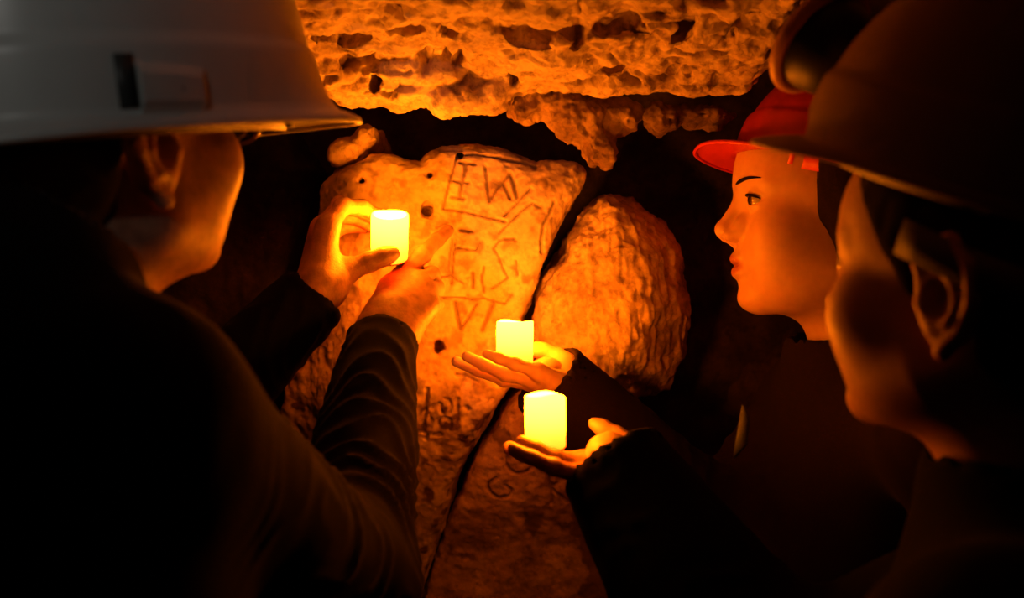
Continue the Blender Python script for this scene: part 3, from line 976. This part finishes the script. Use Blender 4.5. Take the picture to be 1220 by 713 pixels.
def trousers_boots(hipc, legs, parent, toe):
    hipc = np.asarray(hipc, float)
    def f(p):
        d = ell(p, hipc + [0, 0, 0.0], (0.17, 0.17, 0.14))
        for a, b, c in legs:
            d = smin(d, smin(cap(p, a, b, 0.10, 0.075), cap(p, b, np.asarray(c) + [0, 0, 0.02], 0.075, 0.07), 0.03), 0.05)
        return d
    pts = np.array([hipc] + [x for l in legs for x in l])
    v, q = surfnet(f, pts.min(0) - 0.2, pts.max(0) + 0.2, 0.012)
    v[:, 2] = np.maximum(v[:, 2], 0.04)
    obj('trousers', v, q, M['trousers'], parent)
    toe = np.asarray(toe, float); toe /= np.linalg.norm(toe)
    for l in legs:
        c = np.asarray(l[2], float); b = np.array([c[0], c[1], 0.0])
        def g(p):
            d = cap(p, b + [0, 0, 0.045], b + toe * 0.16 + [0, 0, 0.04], 0.05, 0.042)
            d = smin(d, cap(p, b + [0, 0, 0.05], b + [0, 0, 0.2], 0.052, 0.05), 0.03)
            return smax(d, 0.002 - p[:, 2], 0.006)
        v, q = surfnet(g, b + [-0.25, -0.25, -0.02], b + [0.25, 0.25, 0.3], 0.009)
        obj('boot', v, q, M['black_plastic'], parent)


def person(name, label, origin, headpart, skin, sh, nb, hips, hands, lips):
    v, q = headpart
    parts = [(v, q), torso_body(nb, sh, hips)] + hands
    V, F = union(parts)
    # carry the lip colour over to the joined surface
    lp = np.zeros(len(V), np.float32)
    key = {tuple(np.round(a, 5)): b for a, b in zip(v[lips > 0.01], lips[lips > 0.01])}
    if key:
        near = np.linalg.norm(V - v[np.argmax(lips)], axis=1) < 0.06
        for i in np.nonzero(near)[0]:
            lp[i] = key.get(tuple(np.round(V[i], 5)), 0.0)
    o = obj(name, V, F, skin, None, origin, attrs={'lips': lp})
    return tag(o, label, 'person')


def eye(parent, R, c, side, scale=1.0, wide=1.0, look=(1, 0, 0)):
    cc = np.array([0.0735, side * 0.031 * wide, 0.024])
    V, F = [], []
    nu, nv = 20, 14
    for i in range(nv + 1):
        for k in range(nu):
            a = math.pi * i / nv; b = 2 * math.pi * k / nu
            V.append((math.sin(a) * math.cos(b), math.sin(a) * math.sin(b), math.cos(a)))
    V = np.array(V)
    for i in range(nv):
        for k in range(nu):
            F.append((i * nu + k, (i + 1) * nu + k, (i + 1) * nu + (k + 1) % nu, i * nu + (k + 1) % nu))
    lk = np.asarray(look, float); lk /= np.linalg.norm(lk)
    # pole along the line of sight
    s = np.cross(lk, [0, 0.3, 1]); s /= np.linalg.norm(s); w = np.cross(lk, s)
    D = V[:, [2]] * lk + V[:, [0]] * s + V[:, [1]] * w
    ang = np.degrees(np.arccos(np.clip(V[:, 2], -1, 1)))
    iris = np.interp(ang, [0, 8, 14, 30, 35, 48, 180], [1, 1, 0.75, 0.65, 0.5, 0.2, 0])
    bulge = 1 + 0.06 * np.exp(-(ang / 22) ** 2)
    W = (cc + D * 0.0124 * bulge[:, None]) * scale
    return obj('eye', W @ R.T + c, F, M['eye'], parent, attrs={'iris': iris})


# ------------------------------------------------------------------ hard hats
def hat_surface(aF, aB, b, H, peak, rim, th, u, drop=0.3, step_z=0.046, sq=0.86, flare=0.0):
    """Shell point for azimuth th (0 = front) and height parameter u: -1 brim edge .. 0 shell foot .. 1 crown."""
    ct, st = np.cos(th), np.sin(th)
    a = np.where(ct > 0, aF, aB)
    ex = 2.35
    r0 = 1.0 / ((np.abs(ct) / a) ** ex + (np.abs(st) / b) ** ex) ** (1 / ex)
    e = rim + peak * sstep(0.35, 0.98, ct) + 0.006 * sstep(0.5, 1.0, -ct)
    brim = np.clip(-u, 0, 1)
    uu = np.clip(u, 0, 1)
    ang = uu * math.pi / 2
    zc = H * np.sin(ang) ** 0.92
    rad = np.cos(ang) ** sq
    r = r0 * rad + e * brim + flare * sstep(0.30, 0.95, ct) * np.exp(-zc / 0.017)
    z = zc - drop * e * brim ** 1.4
    # raised step round the shell, frontal panel and crown ridges
    onshell = sstep(0.02, 0.08, uu)
    r = r - 0.0035 * sstep(step_z - 0.003, step_z + 0.003, zc) * onshell * (rad > 0.05)
    r = r + 0.004 * onshell * sstep(0.50, 0.42, np.abs(np.arctan2(st, ct))) * sstep(0.95, 0.75, uu)
    yy = r * st
    for yc in (0.0, 0.034, -0.034):
        z = z + 0.0045 * np.exp(-((yy - yc) / 0.008) ** 4) * sstep(0.35, 0.6, uu)
    return np.stack([r * ct, r * st, z], -1)


def hard_hat(label, c, R, mats, aF=0.132, aB=0.132, b=0.108, H=0.128, peak=0.05, rim=0.010, lamp_=False, slots=True, drop=0.3, sq=0.86, flare=0.0):
    root = tag(empty('hard_hat', c), label, 'hard hat')
    def W(p):
        return np.asarray(p) @ R.T + c
    nth = 144
    us = np.concatenate([np.linspace(-1, 0, 8), np.linspace(0.015, 0.3, 22), np.linspace(0.32, 0.985, 34)])
    th = np.linspace(-math.pi, math.pi, nth, endpoint=False)
    T, U = np.meshgrid(th, us)
    pts = hat_surface(aF, aB, b, H, peak, rim, T.ravel(), U.ravel(), drop, sq=sq, flare=flare).reshape(len(us), nth, 3)
    # rolled edge of the brim
    edge = pts[0].copy(); edge[:, 2] -= 0.004
    out = edge.copy(); rr = np.linalg.norm(edge[:, :2], axis=1, keepdims=True); out[:, :2] *= (1 + 0.0012 / rr)
    inner = edge.copy(); inner[:, :2] *= (1 - 0.003 / rr)
    rows = [inner, out] + list(pts)
    allp = np.concatenate(rows)
    nr = len(rows)
    F = [(i * nth + k, i * nth + (k + 1) % nth, (i + 1) * nth + (k + 1) % nth, (i + 1) * nth + k) for i in range(nr - 1) for k in range(nth)]
    top = hat_surface(aF, aB, b, H, peak, rim, np.array([0.0]), np.array([1.0]), drop, sq=sq, flare=flare)[0]
    allp = np.vstack([allp, [[0, 0, allp[-1][2] + 0.0002]]])
    F += [((nr - 1) * nth + k, (nr - 1) * nth + (k + 1) % nth, len(allp) - 1) for k in range(nth)]
    sh = obj('shell', W(allp), F, mats[0], root)
    md = sh.modifiers.new('thickness', 'SOLIDIFY'); md.thickness = 0.0024; md.offset = -1
    if slots:
        for s in (-1, 1):
            # the side slot: a raised wedge with an open end; dark pieces stand for slot and hole shade
            def at(aa, zz, lift):
                uu = math.asin(min(1, (zz / H) ** (1 / 0.92))) / (math.pi / 2)
                q = hat_surface(aF, aB, b, H, peak, rim, np.array([s * aa]), np.array([uu]), drop, sq=sq, flare=flare)[0]
                n = np.array([q[0] / aF ** 2, q[1] / b ** 2, 0.0]); n /= np.linalg.norm(n)
                return q + n * lift
            V, Fq = [], []
            na, nz = 8, 4
            a0, a1 = 2.06, 1.68
            for i in range(na + 1):
                for j in range(nz + 1):
                    aa = a0 + (a1 - a0) * i / na
                    zz = 0.000 + (0.031 - 0.004 * i / na) * j / nz
                    edge_ = (j in (0, nz)) or i == na
                    V.append(at(aa, zz, -0.001 if edge_ else 0.0062 - 0.004 * i / na))
            for i in range(na):
                for j in range(nz):
                    k = i * (nz + 1) + j
                    Fq.append((k, k + 1, k + nz + 2, k + nz + 1) if s < 0 else (k, k + nz + 1, k + nz + 2, k + 1))
            sl = obj('accessory_slot', W(V), Fq, mats[0], root, smooth=False)
            m2 = sl.modifiers.new('thickness', 'SOLIDIFY'); m2.thickness = 0.0015; m2.offset = -1
            V, Fq = [], []
            for j in range(2):
                for i in range(2):
                    V.append(at(a0 + 0.09 - 0.085 * i, 0.004 + 0.032 * j, 0.0012))
            pl = obj('slot_mouth_shade', W(V), [(0, 1, 3, 2)], mats[1], root)
            m3 = pl.modifiers.new('thickness', 'SOLIDIFY'); m3.thickness = 0.0012
            tag(pl, 'dark plate coloured as the shade in the side slot mouth')
            ct_ = at(1.86, 0.014, 0.0045); nn = np.array([ct_[0] / aF ** 2, ct_[1] / b ** 2, 0]); nn /= np.linalg.norm(nn)
            V, Fq = lathe([(0.0028, -0.002), (0.0028, 0.0006), (0.0016, 0.0010)], W(ct_), nn @ R.T, 12)
            tag(obj('rivet_hole_shade', V, Fq, mats[1], root), 'small disc coloured as the shade in a hole')
    # the inner headband with its hangers
    V, Fq = [], []
    for i in range(60):
        a = 2 * math.pi * i / 60
        for z in (-0.012, 0.016):
            V.append(((aF - 0.022) * math.cos(a), (b - 0.016) * math.sin(a), z))
    for i in range(60):
        Fq.append((2 * i, 2 * ((i + 1) % 60), 2 * ((i + 1) % 60) + 1, 2 * i + 1))
    hb = obj('headband', W(V), Fq, mats[2], root)
    m4 = hb.modifiers.new('thickness', 'SOLIDIFY'); m4.thickness = 0.002
    for a in (0.7, -0.7, 2.4, -2.4):
        p0 = np.array([(aF - 0.021) * math.cos(a), (b - 0.015) * math.sin(a), 0.0])
        p1 = np.array([(aF - 0.008) * math.cos(a), (b - 0.006) * math.sin(a), 0.012])
        V, Fq = tube([W(p0 - [0, 0, 0.01]), W(p0 + [0, 0, 0.008]), W(p1 + [0, 0, 0.006])], [0.005, 0.005, 0.004], 8)
        obj('hanger_clip', V, Fq, mats[2], root)
    return root, W


# ---- the man on the left
HM = np.array([-0.291, 0.76, 1.599])
az = math.radians(58)
fwd = np.array([math.cos(az), math.sin(az), 0])
RM = basis(fwd + np.array([0, 0, 0.19]), 0.0)
NBm = np.array([-0.335, 0.70, 1.47])
RA = [(-0.235, 0.655, 1.425), P(402, 700, 0.90), P(458, 404, 1.115)]
LA = [(-0.445, 0.82, 1.405), (-0.39, 1.02, 1.29), P(372, 352, 1.125)]
hv, hq, lips = head_mesh(head_sdf(wide=1.04, jaw=1.12, brow=1.15, cheeky=1.0, nose=0.985, neck_to=(-0.075, 0, -0.14), neck_r=0.06, ear_s=1.18, ear_x=-0.004), RM, HM)
lh = dict(fingers=[[P(391, 270, 1.138), P(408, 246, 1.170), P(432, 247, 1.190), P(449, 256, 1.202)],
                   [P(384, 272, 1.160), P(405, 245, 1.195), P(432, 251, 1.212), P(449, 263, 1.217)],
                   [P(382, 282, 1.182), P(402, 257, 1.212), P(428, 261, 1.226), P(444, 271, 1.228)],
                   [P(384, 298, 1.200), P(400, 274, 1.222), P(418, 270, 1.236), P(433, 272, 1.238)]],
          thumb=[P(392, 338, 1.128), P(411, 324, 1.136), P(441, 312, 1.141), P(468, 302, 1.142)])
rh = dict(fingers=[[P(480, 330, 1.172), P(504, 303, 1.205), P(521, 286, 1.228), P(534, 275, 1.246)],
                   [P(497, 337, 1.162), P(514, 328, 1.200), P(512, 343, 1.216), P(503, 352, 1.206)],
                   [P(508, 349, 1.152), P(519, 343, 1.190), P(515, 357, 1.204), P(505, 364, 1.192)],
                   [P(511, 365, 1.140), P(519, 362, 1.172), P(513, 373, 1.182), P(503, 377, 1.172)]],
          thumb=[P(462, 372, 1.128), P(466, 345, 1.158), P(482, 340, 1.186), P(497, 341, 1.204)])
for nm, hd in (('man left', lh), ('man right', rh)):
    for fg in hd['fingers'] + [hd['thumb']]:
        lens_of(nm, fg)
fL, lo, hi = hand_sdf(lh['fingers'], lh['thumb'], P(378, 345, 1.125), LA[2] * 0.75 + np.array(LA[1]) * 0.25, 1.03)
handL = surfnet(fL, lo, hi, 0.0017, clean=True)
fR, lo, hi = hand_sdf(rh['fingers'], rh['thumb'], P(463, 396, 1.118), RA[2] * 0.75 + np.array(RA[1]) * 0.25, 1.03)
handR = surfnet(fR, lo, hi, 0.0017, clean=True)
legs = [((-0.28, 0.60, 0.84), (-0.27, 0.62, 0.46), (-0.27, 0.58, 0.08)), ((-0.43, 0.70, 0.84), (-0.43, 0.73, 0.46), (-0.44, 0.69, 0.08))]
man = person('person', 'man in dark fleece and white hard hat pointing at the carved stone', (-0.35, 0.64, 0),
             (hv, hq), M['skin_man'], [RA, LA], NBm, [(-0.355, 0.65, 0.93)] + legs, [handL, handR], lips)
collar = (NBm + np.array([-0.01, -0.005, -0.05]), NBm + np.array([0.000, 0.012, 0.030]), 0.092)


def hood(p, d):
    return smin(d, cap(p, P(30, 380, 0.69), P(5, 235, 0.69), 0.06, 0.045), 0.04)


jacket('jacket', NBm, [RA, LA], (-0.355, 0.65, 0.9), M['fleece'], man, [(0.073, 0.063, 0.0345), (0.073, 0.062, 0.036)], collar, h=0.0042, body_dir=(0.55, 0.83), cuff=(0.0345, 0.036), folds=0.0055, extra=hood)
trousers_boots((-0.355, 0.65, 0.86), legs, man, (0.55, 0.83, 0))
for s in (-1, 1):
    eye(man, RM, HM, s, wide=1.04)


def hair_shell(name, R, c, mat, parent, face_x, zlow, grow=0.006, wide=1.0, extra=None, seed=1.0, h=0.0035, slope=0.55, ear_gap=True):
    def f(p):
        q = np.stack([p[:, 0], p[:, 1] / wide, p[:, 2]], 1)
        d = ell(q, (-0.010, 0, 0.048), (0.097 + grow, 0.076 + grow, 0.089 + grow))
        d = smin(d, ell(q, (-0.045, 0, -0.02), (0.05 + grow, 0.055 + grow, 0.055)), 0.03)
        # hairline: back of a slanted plane in front of the ear, above the nape
        cut = p[:, 0] - (face_x + slope * np.clip(p[:, 2] - 0.03, -0.03, 0.12))
        d = smax(d, cut, 0.006)
        d = smax(d, zlow + 0.15 * np.clip(p[:, 0] + 0.04, -0.2, 0.2) - p[:, 2], 0.006)
        if ear_gap:
          d = smax(d, -(cap(np.stack([p[:, 0], np.abs(p[:, 1]), p[:, 2]], 1), (-0.012, 0.07, -0.03), (-0.008, 0.1, 0.032), 0.022, 0.026)), 0.004)
        if extra is not None:
            d = extra(p, d)
        return d
    v, q = surfnet(f, (-0.2, -0.14, -0.3), (0.13, 0.14, 0.17), h, slack=1.5)
    n = vnormals(v, q)
    st = np.stack([v[:, 0] * 60 + v[:, 2] * 30, v[:, 1] * 200, v[:, 2] * 25], 1)
    v = v + n * (0.0016 * pnoise(st + seed) + 0.0014 * fbm(v, 60, 2, seed))[:, None]
    return obj(name, v @ R.T + c, q, mat, parent)


hair_shell('hair', RM, HM, M['hair_grey'], man, 0.004, -0.085, 0.004, 1.04)

# hat of the man
RH = basis(fwd + np.array([0, 0, 0.168]), 0.0)
hat1, W1 = hard_hat('white hard hat with side slot on the man at the carved stone', HM + np.array([0, 0, 0.020]) + RH[:, 0] * 0.008, RH, (M['white_plastic'], M['white_dark'], M['black_plastic']),
                    aF=0.168, aB=0.150, b=0.122, H=0.172, peak=0.004, rim=0.012, sq=0.42, flare=0.017, drop=0.45)

# eyeglasses of the man
gl = tag(empty('eyeglasses', RM @ np.array([0.1, 0, 0.02]) + HM), 'rimmed eyeglasses worn below the peak of the white hard hat', 'glasses')
for s in (-1, 1):
    ring, lens = [], []
    for k in range(28):
        a = 2 * math.pi * k / 28
        yy = s * (0.034 + 0.027 * np.sign(math.cos(a)) * abs(math.cos(a)) ** 0.7 * s * 1.0)
        zz = 0.018 + 0.019 * np.sign(math.sin(a)) * abs(math.sin(a)) ** 0.75
        xx = 0.108 - 0.10 * max(0, abs(yy) - 0.03) ** 1.3 * 4
        ring.append(RM @ np.array([xx, yy, zz]) + HM)
    V, F = tube(ring, 0.0014, 8, closed=True)
    fr = obj('lens_frame', V, F, M['frame'], gl)
    cen = np.mean(ring, 0)
    ln = obj('lens', ring + [cen], [(k, (k + 1) % 28, 28) for k in range(28)], M['lens'], gl)
    m5 = ln.modifiers.new('thickness', 'SOLIDIFY'); m5.thickness = 0.0016; m5.offset = 0
    V, F = tube([RM @ np.array(a) + HM for a in ((0.098, s * 0.062, 0.030), (0.09, s * 0.073, 0.034), (0.04, s * 0.087, 0.040), (0.0, s * 0.090, 0.044), (-0.018, s * 0.094, 0.040))], 0.0016, 8)
    obj('temple_arm', V, F, M['frame'], gl)
V, F = tube([RM @ np.array(a) + HM for a in ((0.108, -0.009, 0.022), (0.112, 0, 0.026), (0.108, 0.009, 0.022))], 0.0014, 8)
obj('bridge', V, F, M['frame'], gl)

# ---- the woman in the red hat
HWm = P(985, 269, 1.215)
fw = np.array([-0.965, 0.262, 0.0]); fw = np.array([-1.0, 0.02, 0.0])
RW = basis(fw + np.array([0, 0, 0.0]))
NBw = np.array([0.38, 1.215, 1.42])
WR = [(0.365, 1.30, 1.375), P(860, 640, 1.25), P(652, 451, 1.167)]
WL = [(0.40, 0.985, 1.375), (0.485, 0.99, 1.12), (0.45, 0.99, 0.90)]
hv, hq, lips = head_mesh(head_sdf(wide=0.94, jaw=0.94, brow=0.85, neck_to=(-0.035, 0, -0.16), neck_r=0.048), RW, HWm, 1.08, h=0.0014)
w_f = [[P(642, 454, 1.1849), P(606, 451, 1.1869), P(580, 443, 1.1889), P(560, 436, 1.1908)],
       [P(641, 458, 1.1670), P(601, 452, 1.1670), P(570, 441, 1.1690), P(544, 431, 1.1709)],
       [P(640, 454, 1.1471), P(603, 446, 1.1451), P(577, 435, 1.1471), P(556, 425, 1.1491)],
       [P(641, 443, 1.1292), P(613, 434, 1.1281), P(594, 427, 1.1302), P(580, 422, 1.1322)]]
w_t = [P(676, 440, 1.1750), P(668, 428, 1.1908), P(650, 419, 1.1949), P(636, 416, 1.1949)]
for fg in w_f + [w_t]:
    lens_of('woman', fg)
fW, lo, hi = hand_sdf(w_f, w_t, P(676, 463, 1.167), WR[2] * 0.65 + np.array(WR[1]) * 0.35, 0.88)
handW = surfnet(fW, lo, hi, 0.0016, clean=True)
wl_f = [[(0.45 + dx, 0.99 + dy, 0.82), (0.445 + dx, 0.99 + dy, 0.785), (0.435 + dx, 0.99 + dy, 0.765), (0.43 + dx, 0.99 + dy, 0.75)] for dx, dy in ((-0.03, 0), (-0.01, -0.002), (0.01, -0.002), (0.028, 0))]
wl_t = [(0.425, 0.995, 0.87), (0.405, 1.0, 0.84), (0.395, 1.0, 0.81), (0.39, 1.0, 0.79)]
f2, lo, hi = hand_sdf(wl_f, wl_t, (0.45, 0.99, 0.89), (0.46, 0.99, 0.97), 0.9)
handW2 = surfnet(f2, lo, hi, 0.003, clean=True)
legs = [((0.37, 1.26, 0.84), (0.36, 1.27, 0.46), (0.37, 1.27, 0.08)), ((0.37, 1.10, 0.84), (0.36, 1.09, 0.46), (0.37, 1.09, 0.08))]
woman = person('person', 'young woman in a red hard hat, face in profile, candle on her palm', (0.37, 1.18, 0),
               (hv, hq), M['skin_woman'], [WR, WL], NBw, [(0.38, 1.18, 0.93)] + legs, [handW, handW2], lips)
jacket('jacket', NBw, [WR, WL], (0.38, 1.18, 0.9), M['coat_brown'], woman, [(0.062, 0.060, 0.044), (0.062, 0.05, 0.036)], (NBw + np.array([0.005, 0, -0.05]), NBw + np.array([-0.002, 0, 0.015]), 0.078), h=0.005, body_dir=(-1, 0.1), cuff=(0.044, 0.036), folds=0.003, torso=(0.15, 0.11))
trousers_boots((0.38, 1.18, 0.86), legs, woman, (-1, 0.1, 0))
for s in (-1, 1):
    eye(woman, RW, HWm, s, 1.08, 0.94, look=(1, 0.02, -0.05))
    # brow and lashes
    pts = [np.array([0.0885 - 0.3 * max(0, t - 0.012) ** 1.25 * 2.2, s * (0.012 + 0.034 * t / 0.034), 0.0415 + 0.004 * math.sin(t / 0.034 * 2.4)]) for t in np.linspace(0, 0.034, 9)]
    fsd = head_sdf(wide=0.94, jaw=0.94, brow=0.85)
    pr = []
    for a in pts:      # lay the brow on the skin
        for _ in range(8):
            dd = float(fsd(np.array([a], np.float32))[0]); a = a - np.array([1, 0, 0]) * (dd - 0.0004)
        pr.append(a)
    V, F = tube([RW @ a * 1.08 + HWm for a in pr], [0.0010, 0.0019, 0.0022, 0.0022, 0.002, 0.0018, 0.0014, 0.001, 0.0005], 8)
    tag(obj('eyebrow', V, F, M['hair_dark'], woman), 'dark eyebrow')
    pr = [np.array([0.0735 + 0.0146 * math.cos(b) * 0.97, s * (0.031 * 0.94 + 0.0146 * math.sin(b) * 0.94), 0.0288 - 0.0026 * abs(b) ** 2]) for b in np.linspace(-0.85, 1.35, 9)]
    V, F = tube([RW @ a * 1.08 + HWm for a in pr], [0.0004, 0.0009, 0.0012, 0.0014, 0.0015, 0.0015, 0.0014, 0.0011, 0.0006], 6)
    tag(obj('eyelashes', V, F, M['hair_dark'], woman), 'dark upper lashes')


def long_hair(p, d):
    d = smin(d, cap(p, (-0.06, 0, 0.01), (-0.085, 0, -0.16), 0.065, 0.05), 0.04)
    a = np.stack([p[:, 0], np.abs(p[:, 1]), p[:, 2]], 1)
    return smin(d, cap(a, (0.004, 0.076, 0.05), (-0.022, 0.076, -0.06), 0.02, 0.026), 0.02)


hair_shell('hair', RW * 1.08, HWm, M['hair_dark'], woman, 0.024, -0.12, 0.004, 0.95, long_hair, slope=-0.05, ear_gap=False)
RWh = basis(np.array([-1.0, 0.0, 0.278]), 0.0)
hat2, W2 = hard_hat('red hard hat with a short peak, on the woman in profile', HWm + np.array([0, 0, 0.055]) + RWh[:, 0] * (-0.027), RWh, (M['red_plastic'], M['red_plastic'], M['red_plastic']),
                    aF=0.128, aB=0.138, b=0.107, H=0.132, peak=0.037, rim=0.009, slots=False, drop=0.12)
# pale cloth end at her chest
V = np.array([P(884, 482, 0.985), P(873, 546, 0.965), P(889, 528, 0.962), P(892, 500, 0.975)])
fl2 = obj('scarf_end', V, [(0, 1, 2, 3)], M['pale_cloth'], woman); tag(fl2, 'pale grey end of cloth at the chest')
m6 = fl2.modifiers.new('thickness', 'SOLIDIFY'); m6.thickness = 0.003

# ---- the person in the right foreground
HY = np.array([0.303, 0.718, 1.500])
fy = np.array([-0.672, 0.740, 0.0])
RY = basis(fy + np.array([0, 0, 0.02]), 0.0)
NBy = np.array([0.345, 0.70, 1.355])
YR = [(0.40, 0.79, 1.295), P(945, 890, 0.86), P(727, 546, 0.965)]
YL = [(0.25, 0.56, 1.295), (0.27, 0.50, 1.05), (0.23, 0.60, 0.88)]
SY = 0.955
hv, hq, lips = head_mesh(head_sdf(wide=1.0, jaw=1.0, brow=1.0, cheeky=0.6, neck_to=(-0.035, 0, -0.15), neck_r=0.05, ear_s=1.16, ear_x=-0.008), RY, HY, SY)
y_f = [[P(697, 551, 1.012), P(654, 546, 1.014), P(630, 541, 1.017), P(613, 536, 1.019)],
       [P(697, 556, 0.990), P(650, 550, 0.990), P(624, 541, 0.993), P(607, 534, 0.995)],
       [P(697, 557, 0.962), P(660, 547, 0.940), P(638, 535, 0.938), P(622, 527, 0.941)],
       [P(692, 567, 0.944), P(660, 557, 0.926), P(634, 546, 0.926), P(611, 535, 0.930)]]
y_t = [P(752, 560, 0.985), P(764, 534, 1.004), P(734, 518, 1.010), P(708, 505, 1.012)]
for fg in y_f + [y_t]:
    lens_of('youth', fg)
fY, lo, hi = hand_sdf(y_f, y_t, P(744, 578, 0.9700), YR[2] * 0.7 + np.array(YR[1]) * 0.3, 0.93, th_s=0.8)
handY = surfnet(fY, lo, hi, 0.0016, clean=True)
yl_f = [[(0.215 + dx, 0.62 + dy, 0.80), (0.21 + dx, 0.625 + dy, 0.76), (0.20 + dx, 0.63 + dy, 0.74), (0.195 + dx, 0.63 + dy, 0.725)] for dx, dy in ((-0.018, 0.022), (-0.006, 0.008), (0.007, -0.006), (0.018, -0.02))]
yl_t = [(0.205, 0.64, 0.85), (0.18, 0.655, 0.82), (0.17, 0.66, 0.79), (0.165, 0.66, 0.77)]
f2, lo, hi = hand_sdf(yl_f, yl_t, (0.228, 0.602, 0.875), (0.236, 0.585, 0.95), 0.92)
handY2 = surfnet(f2, lo, hi, 0.003, clean=True)
legs = [((0.39, 0.77, 0.80), (0.37, 0.80, 0.44), (0.39, 0.79, 0.08)), ((0.30, 0.63, 0.80), (0.28, 0.65, 0.44), (0.30, 0.63, 0.08))]
youth = person('person', 'person in black coat and tan hard hat with lamp, face turned away', (0.345, 0.70, 0),
               (hv, hq), M['skin_youth'], [YR, YL], NBy, [(0.345, 0.70, 0.88)] + legs, [handY, handY2], lips)
jacket('jacket', NBy, [YR, YL], (0.345, 0.70, 0.85), M['coat_black'], youth, [(0.075, 0.095, 0.047), (0.07, 0.06, 0.036)], (NBy + np.array([0.0, 0, -0.05]), NBy + np.array([-0.002, 0.002, 0.02]), 0.082), h=0.006, body_dir=(-0.75, 0.66), cuff=(0.047, 0.036), folds=0.003, torso=(0.17, 0.12), hem=0.74)
trousers_boots((0.345, 0.70, 0.82), legs, youth, (-0.7, 0.7, 0))
for s in (-1, 1):
    eye(youth, RY, HY, s, scale=SY)
hair_shell('hair', RY, HY, M['hair_dark'], youth, 0.03, -0.05, 0.002, 1.0)
RYh = basis(np.array([-0.66, 0.74, 0.36]), 0.0)
hat3, W3 = hard_hat('dull tan hard hat with a round lamp on its front', HY + np.array([0, 0, 0.078]) + RYh[:, 0] * (-0.022), RYh, (M['yellow_plastic'], M['white_dark'], M['black_plastic']),
                    aF=0.132, aB=0.135, b=0.110, H=0.140, peak=0.026, rim=0.009, slots=False)
tag(hat3, None)
# its lamp
lp = empty('headlamp', W3(np.array([0.150, 0, 0.085])), hat3)
LA_ = RYh @ np.array([0.93, 0.0, 0.36]); LA_ /= np.linalg.norm(LA_)
lc = W3(np.array([0.160, 0, 0.062]))
V, F = lathe([(0.012, -0.030), (0.024, -0.026), (0.033, -0.012), (0.037, 0.004), (0.037, 0.012)], lc, LA_, 40); obj('lamp_body', V, F, M['black_plastic'], lp)
a = np.cross(LA_, [0, 0, 1]); a /= np.linalg.norm(a); b2 = np.cross(LA_, a)
V, F = tube([lc + LA_ * 0.010 + 0.0395 * (math.cos(t) * a + math.sin(t) * b2) for t in np.linspace(0, 2 * math.pi, 48, endpoint=False)], 0.0052, 12, closed=True); tag(obj('bezel', V, F, M['bezel'], lp), 'orange round bezel')
V, F = lathe([(0.037, 0.011), (0.02, 0.014), (0.001, 0.015)], lc, LA_, 32); obj('lamp_glass', V, F, M['lens'], lp)
V, F = tube([W3(np.array([0.118, 0, 0.040])), W3(np.array([0.138, 0, 0.038])), lc - LA_ * 0.02 - np.array([0, 0, 0.008])], [0.007, 0.0075, 0.006], 10); obj('bracket', V, F, M['bezel'], lp)
# its nape strap
V, F = [], []
for i in range(25):
    a = math.radians(80 + 200 * i / 24)
    for z in (-0.052, -0.030):
        V.append(W3(np.array([0.098 * math.cos(a) - 0.004, 0.090 * math.sin(a), z + 0.010 * math.cos(a)])))
F = [(2 * i, 2 * i + 2, 2 * i + 3, 2 * i + 1) for i in range(24)]
st_ = obj('nape_strap', V, F, M['strap'], hat3); m7 = st_.modifiers.new('thickness', 'SOLIDIFY'); m7.thickness = 0.002
tag(st_, 'grey nape strap')
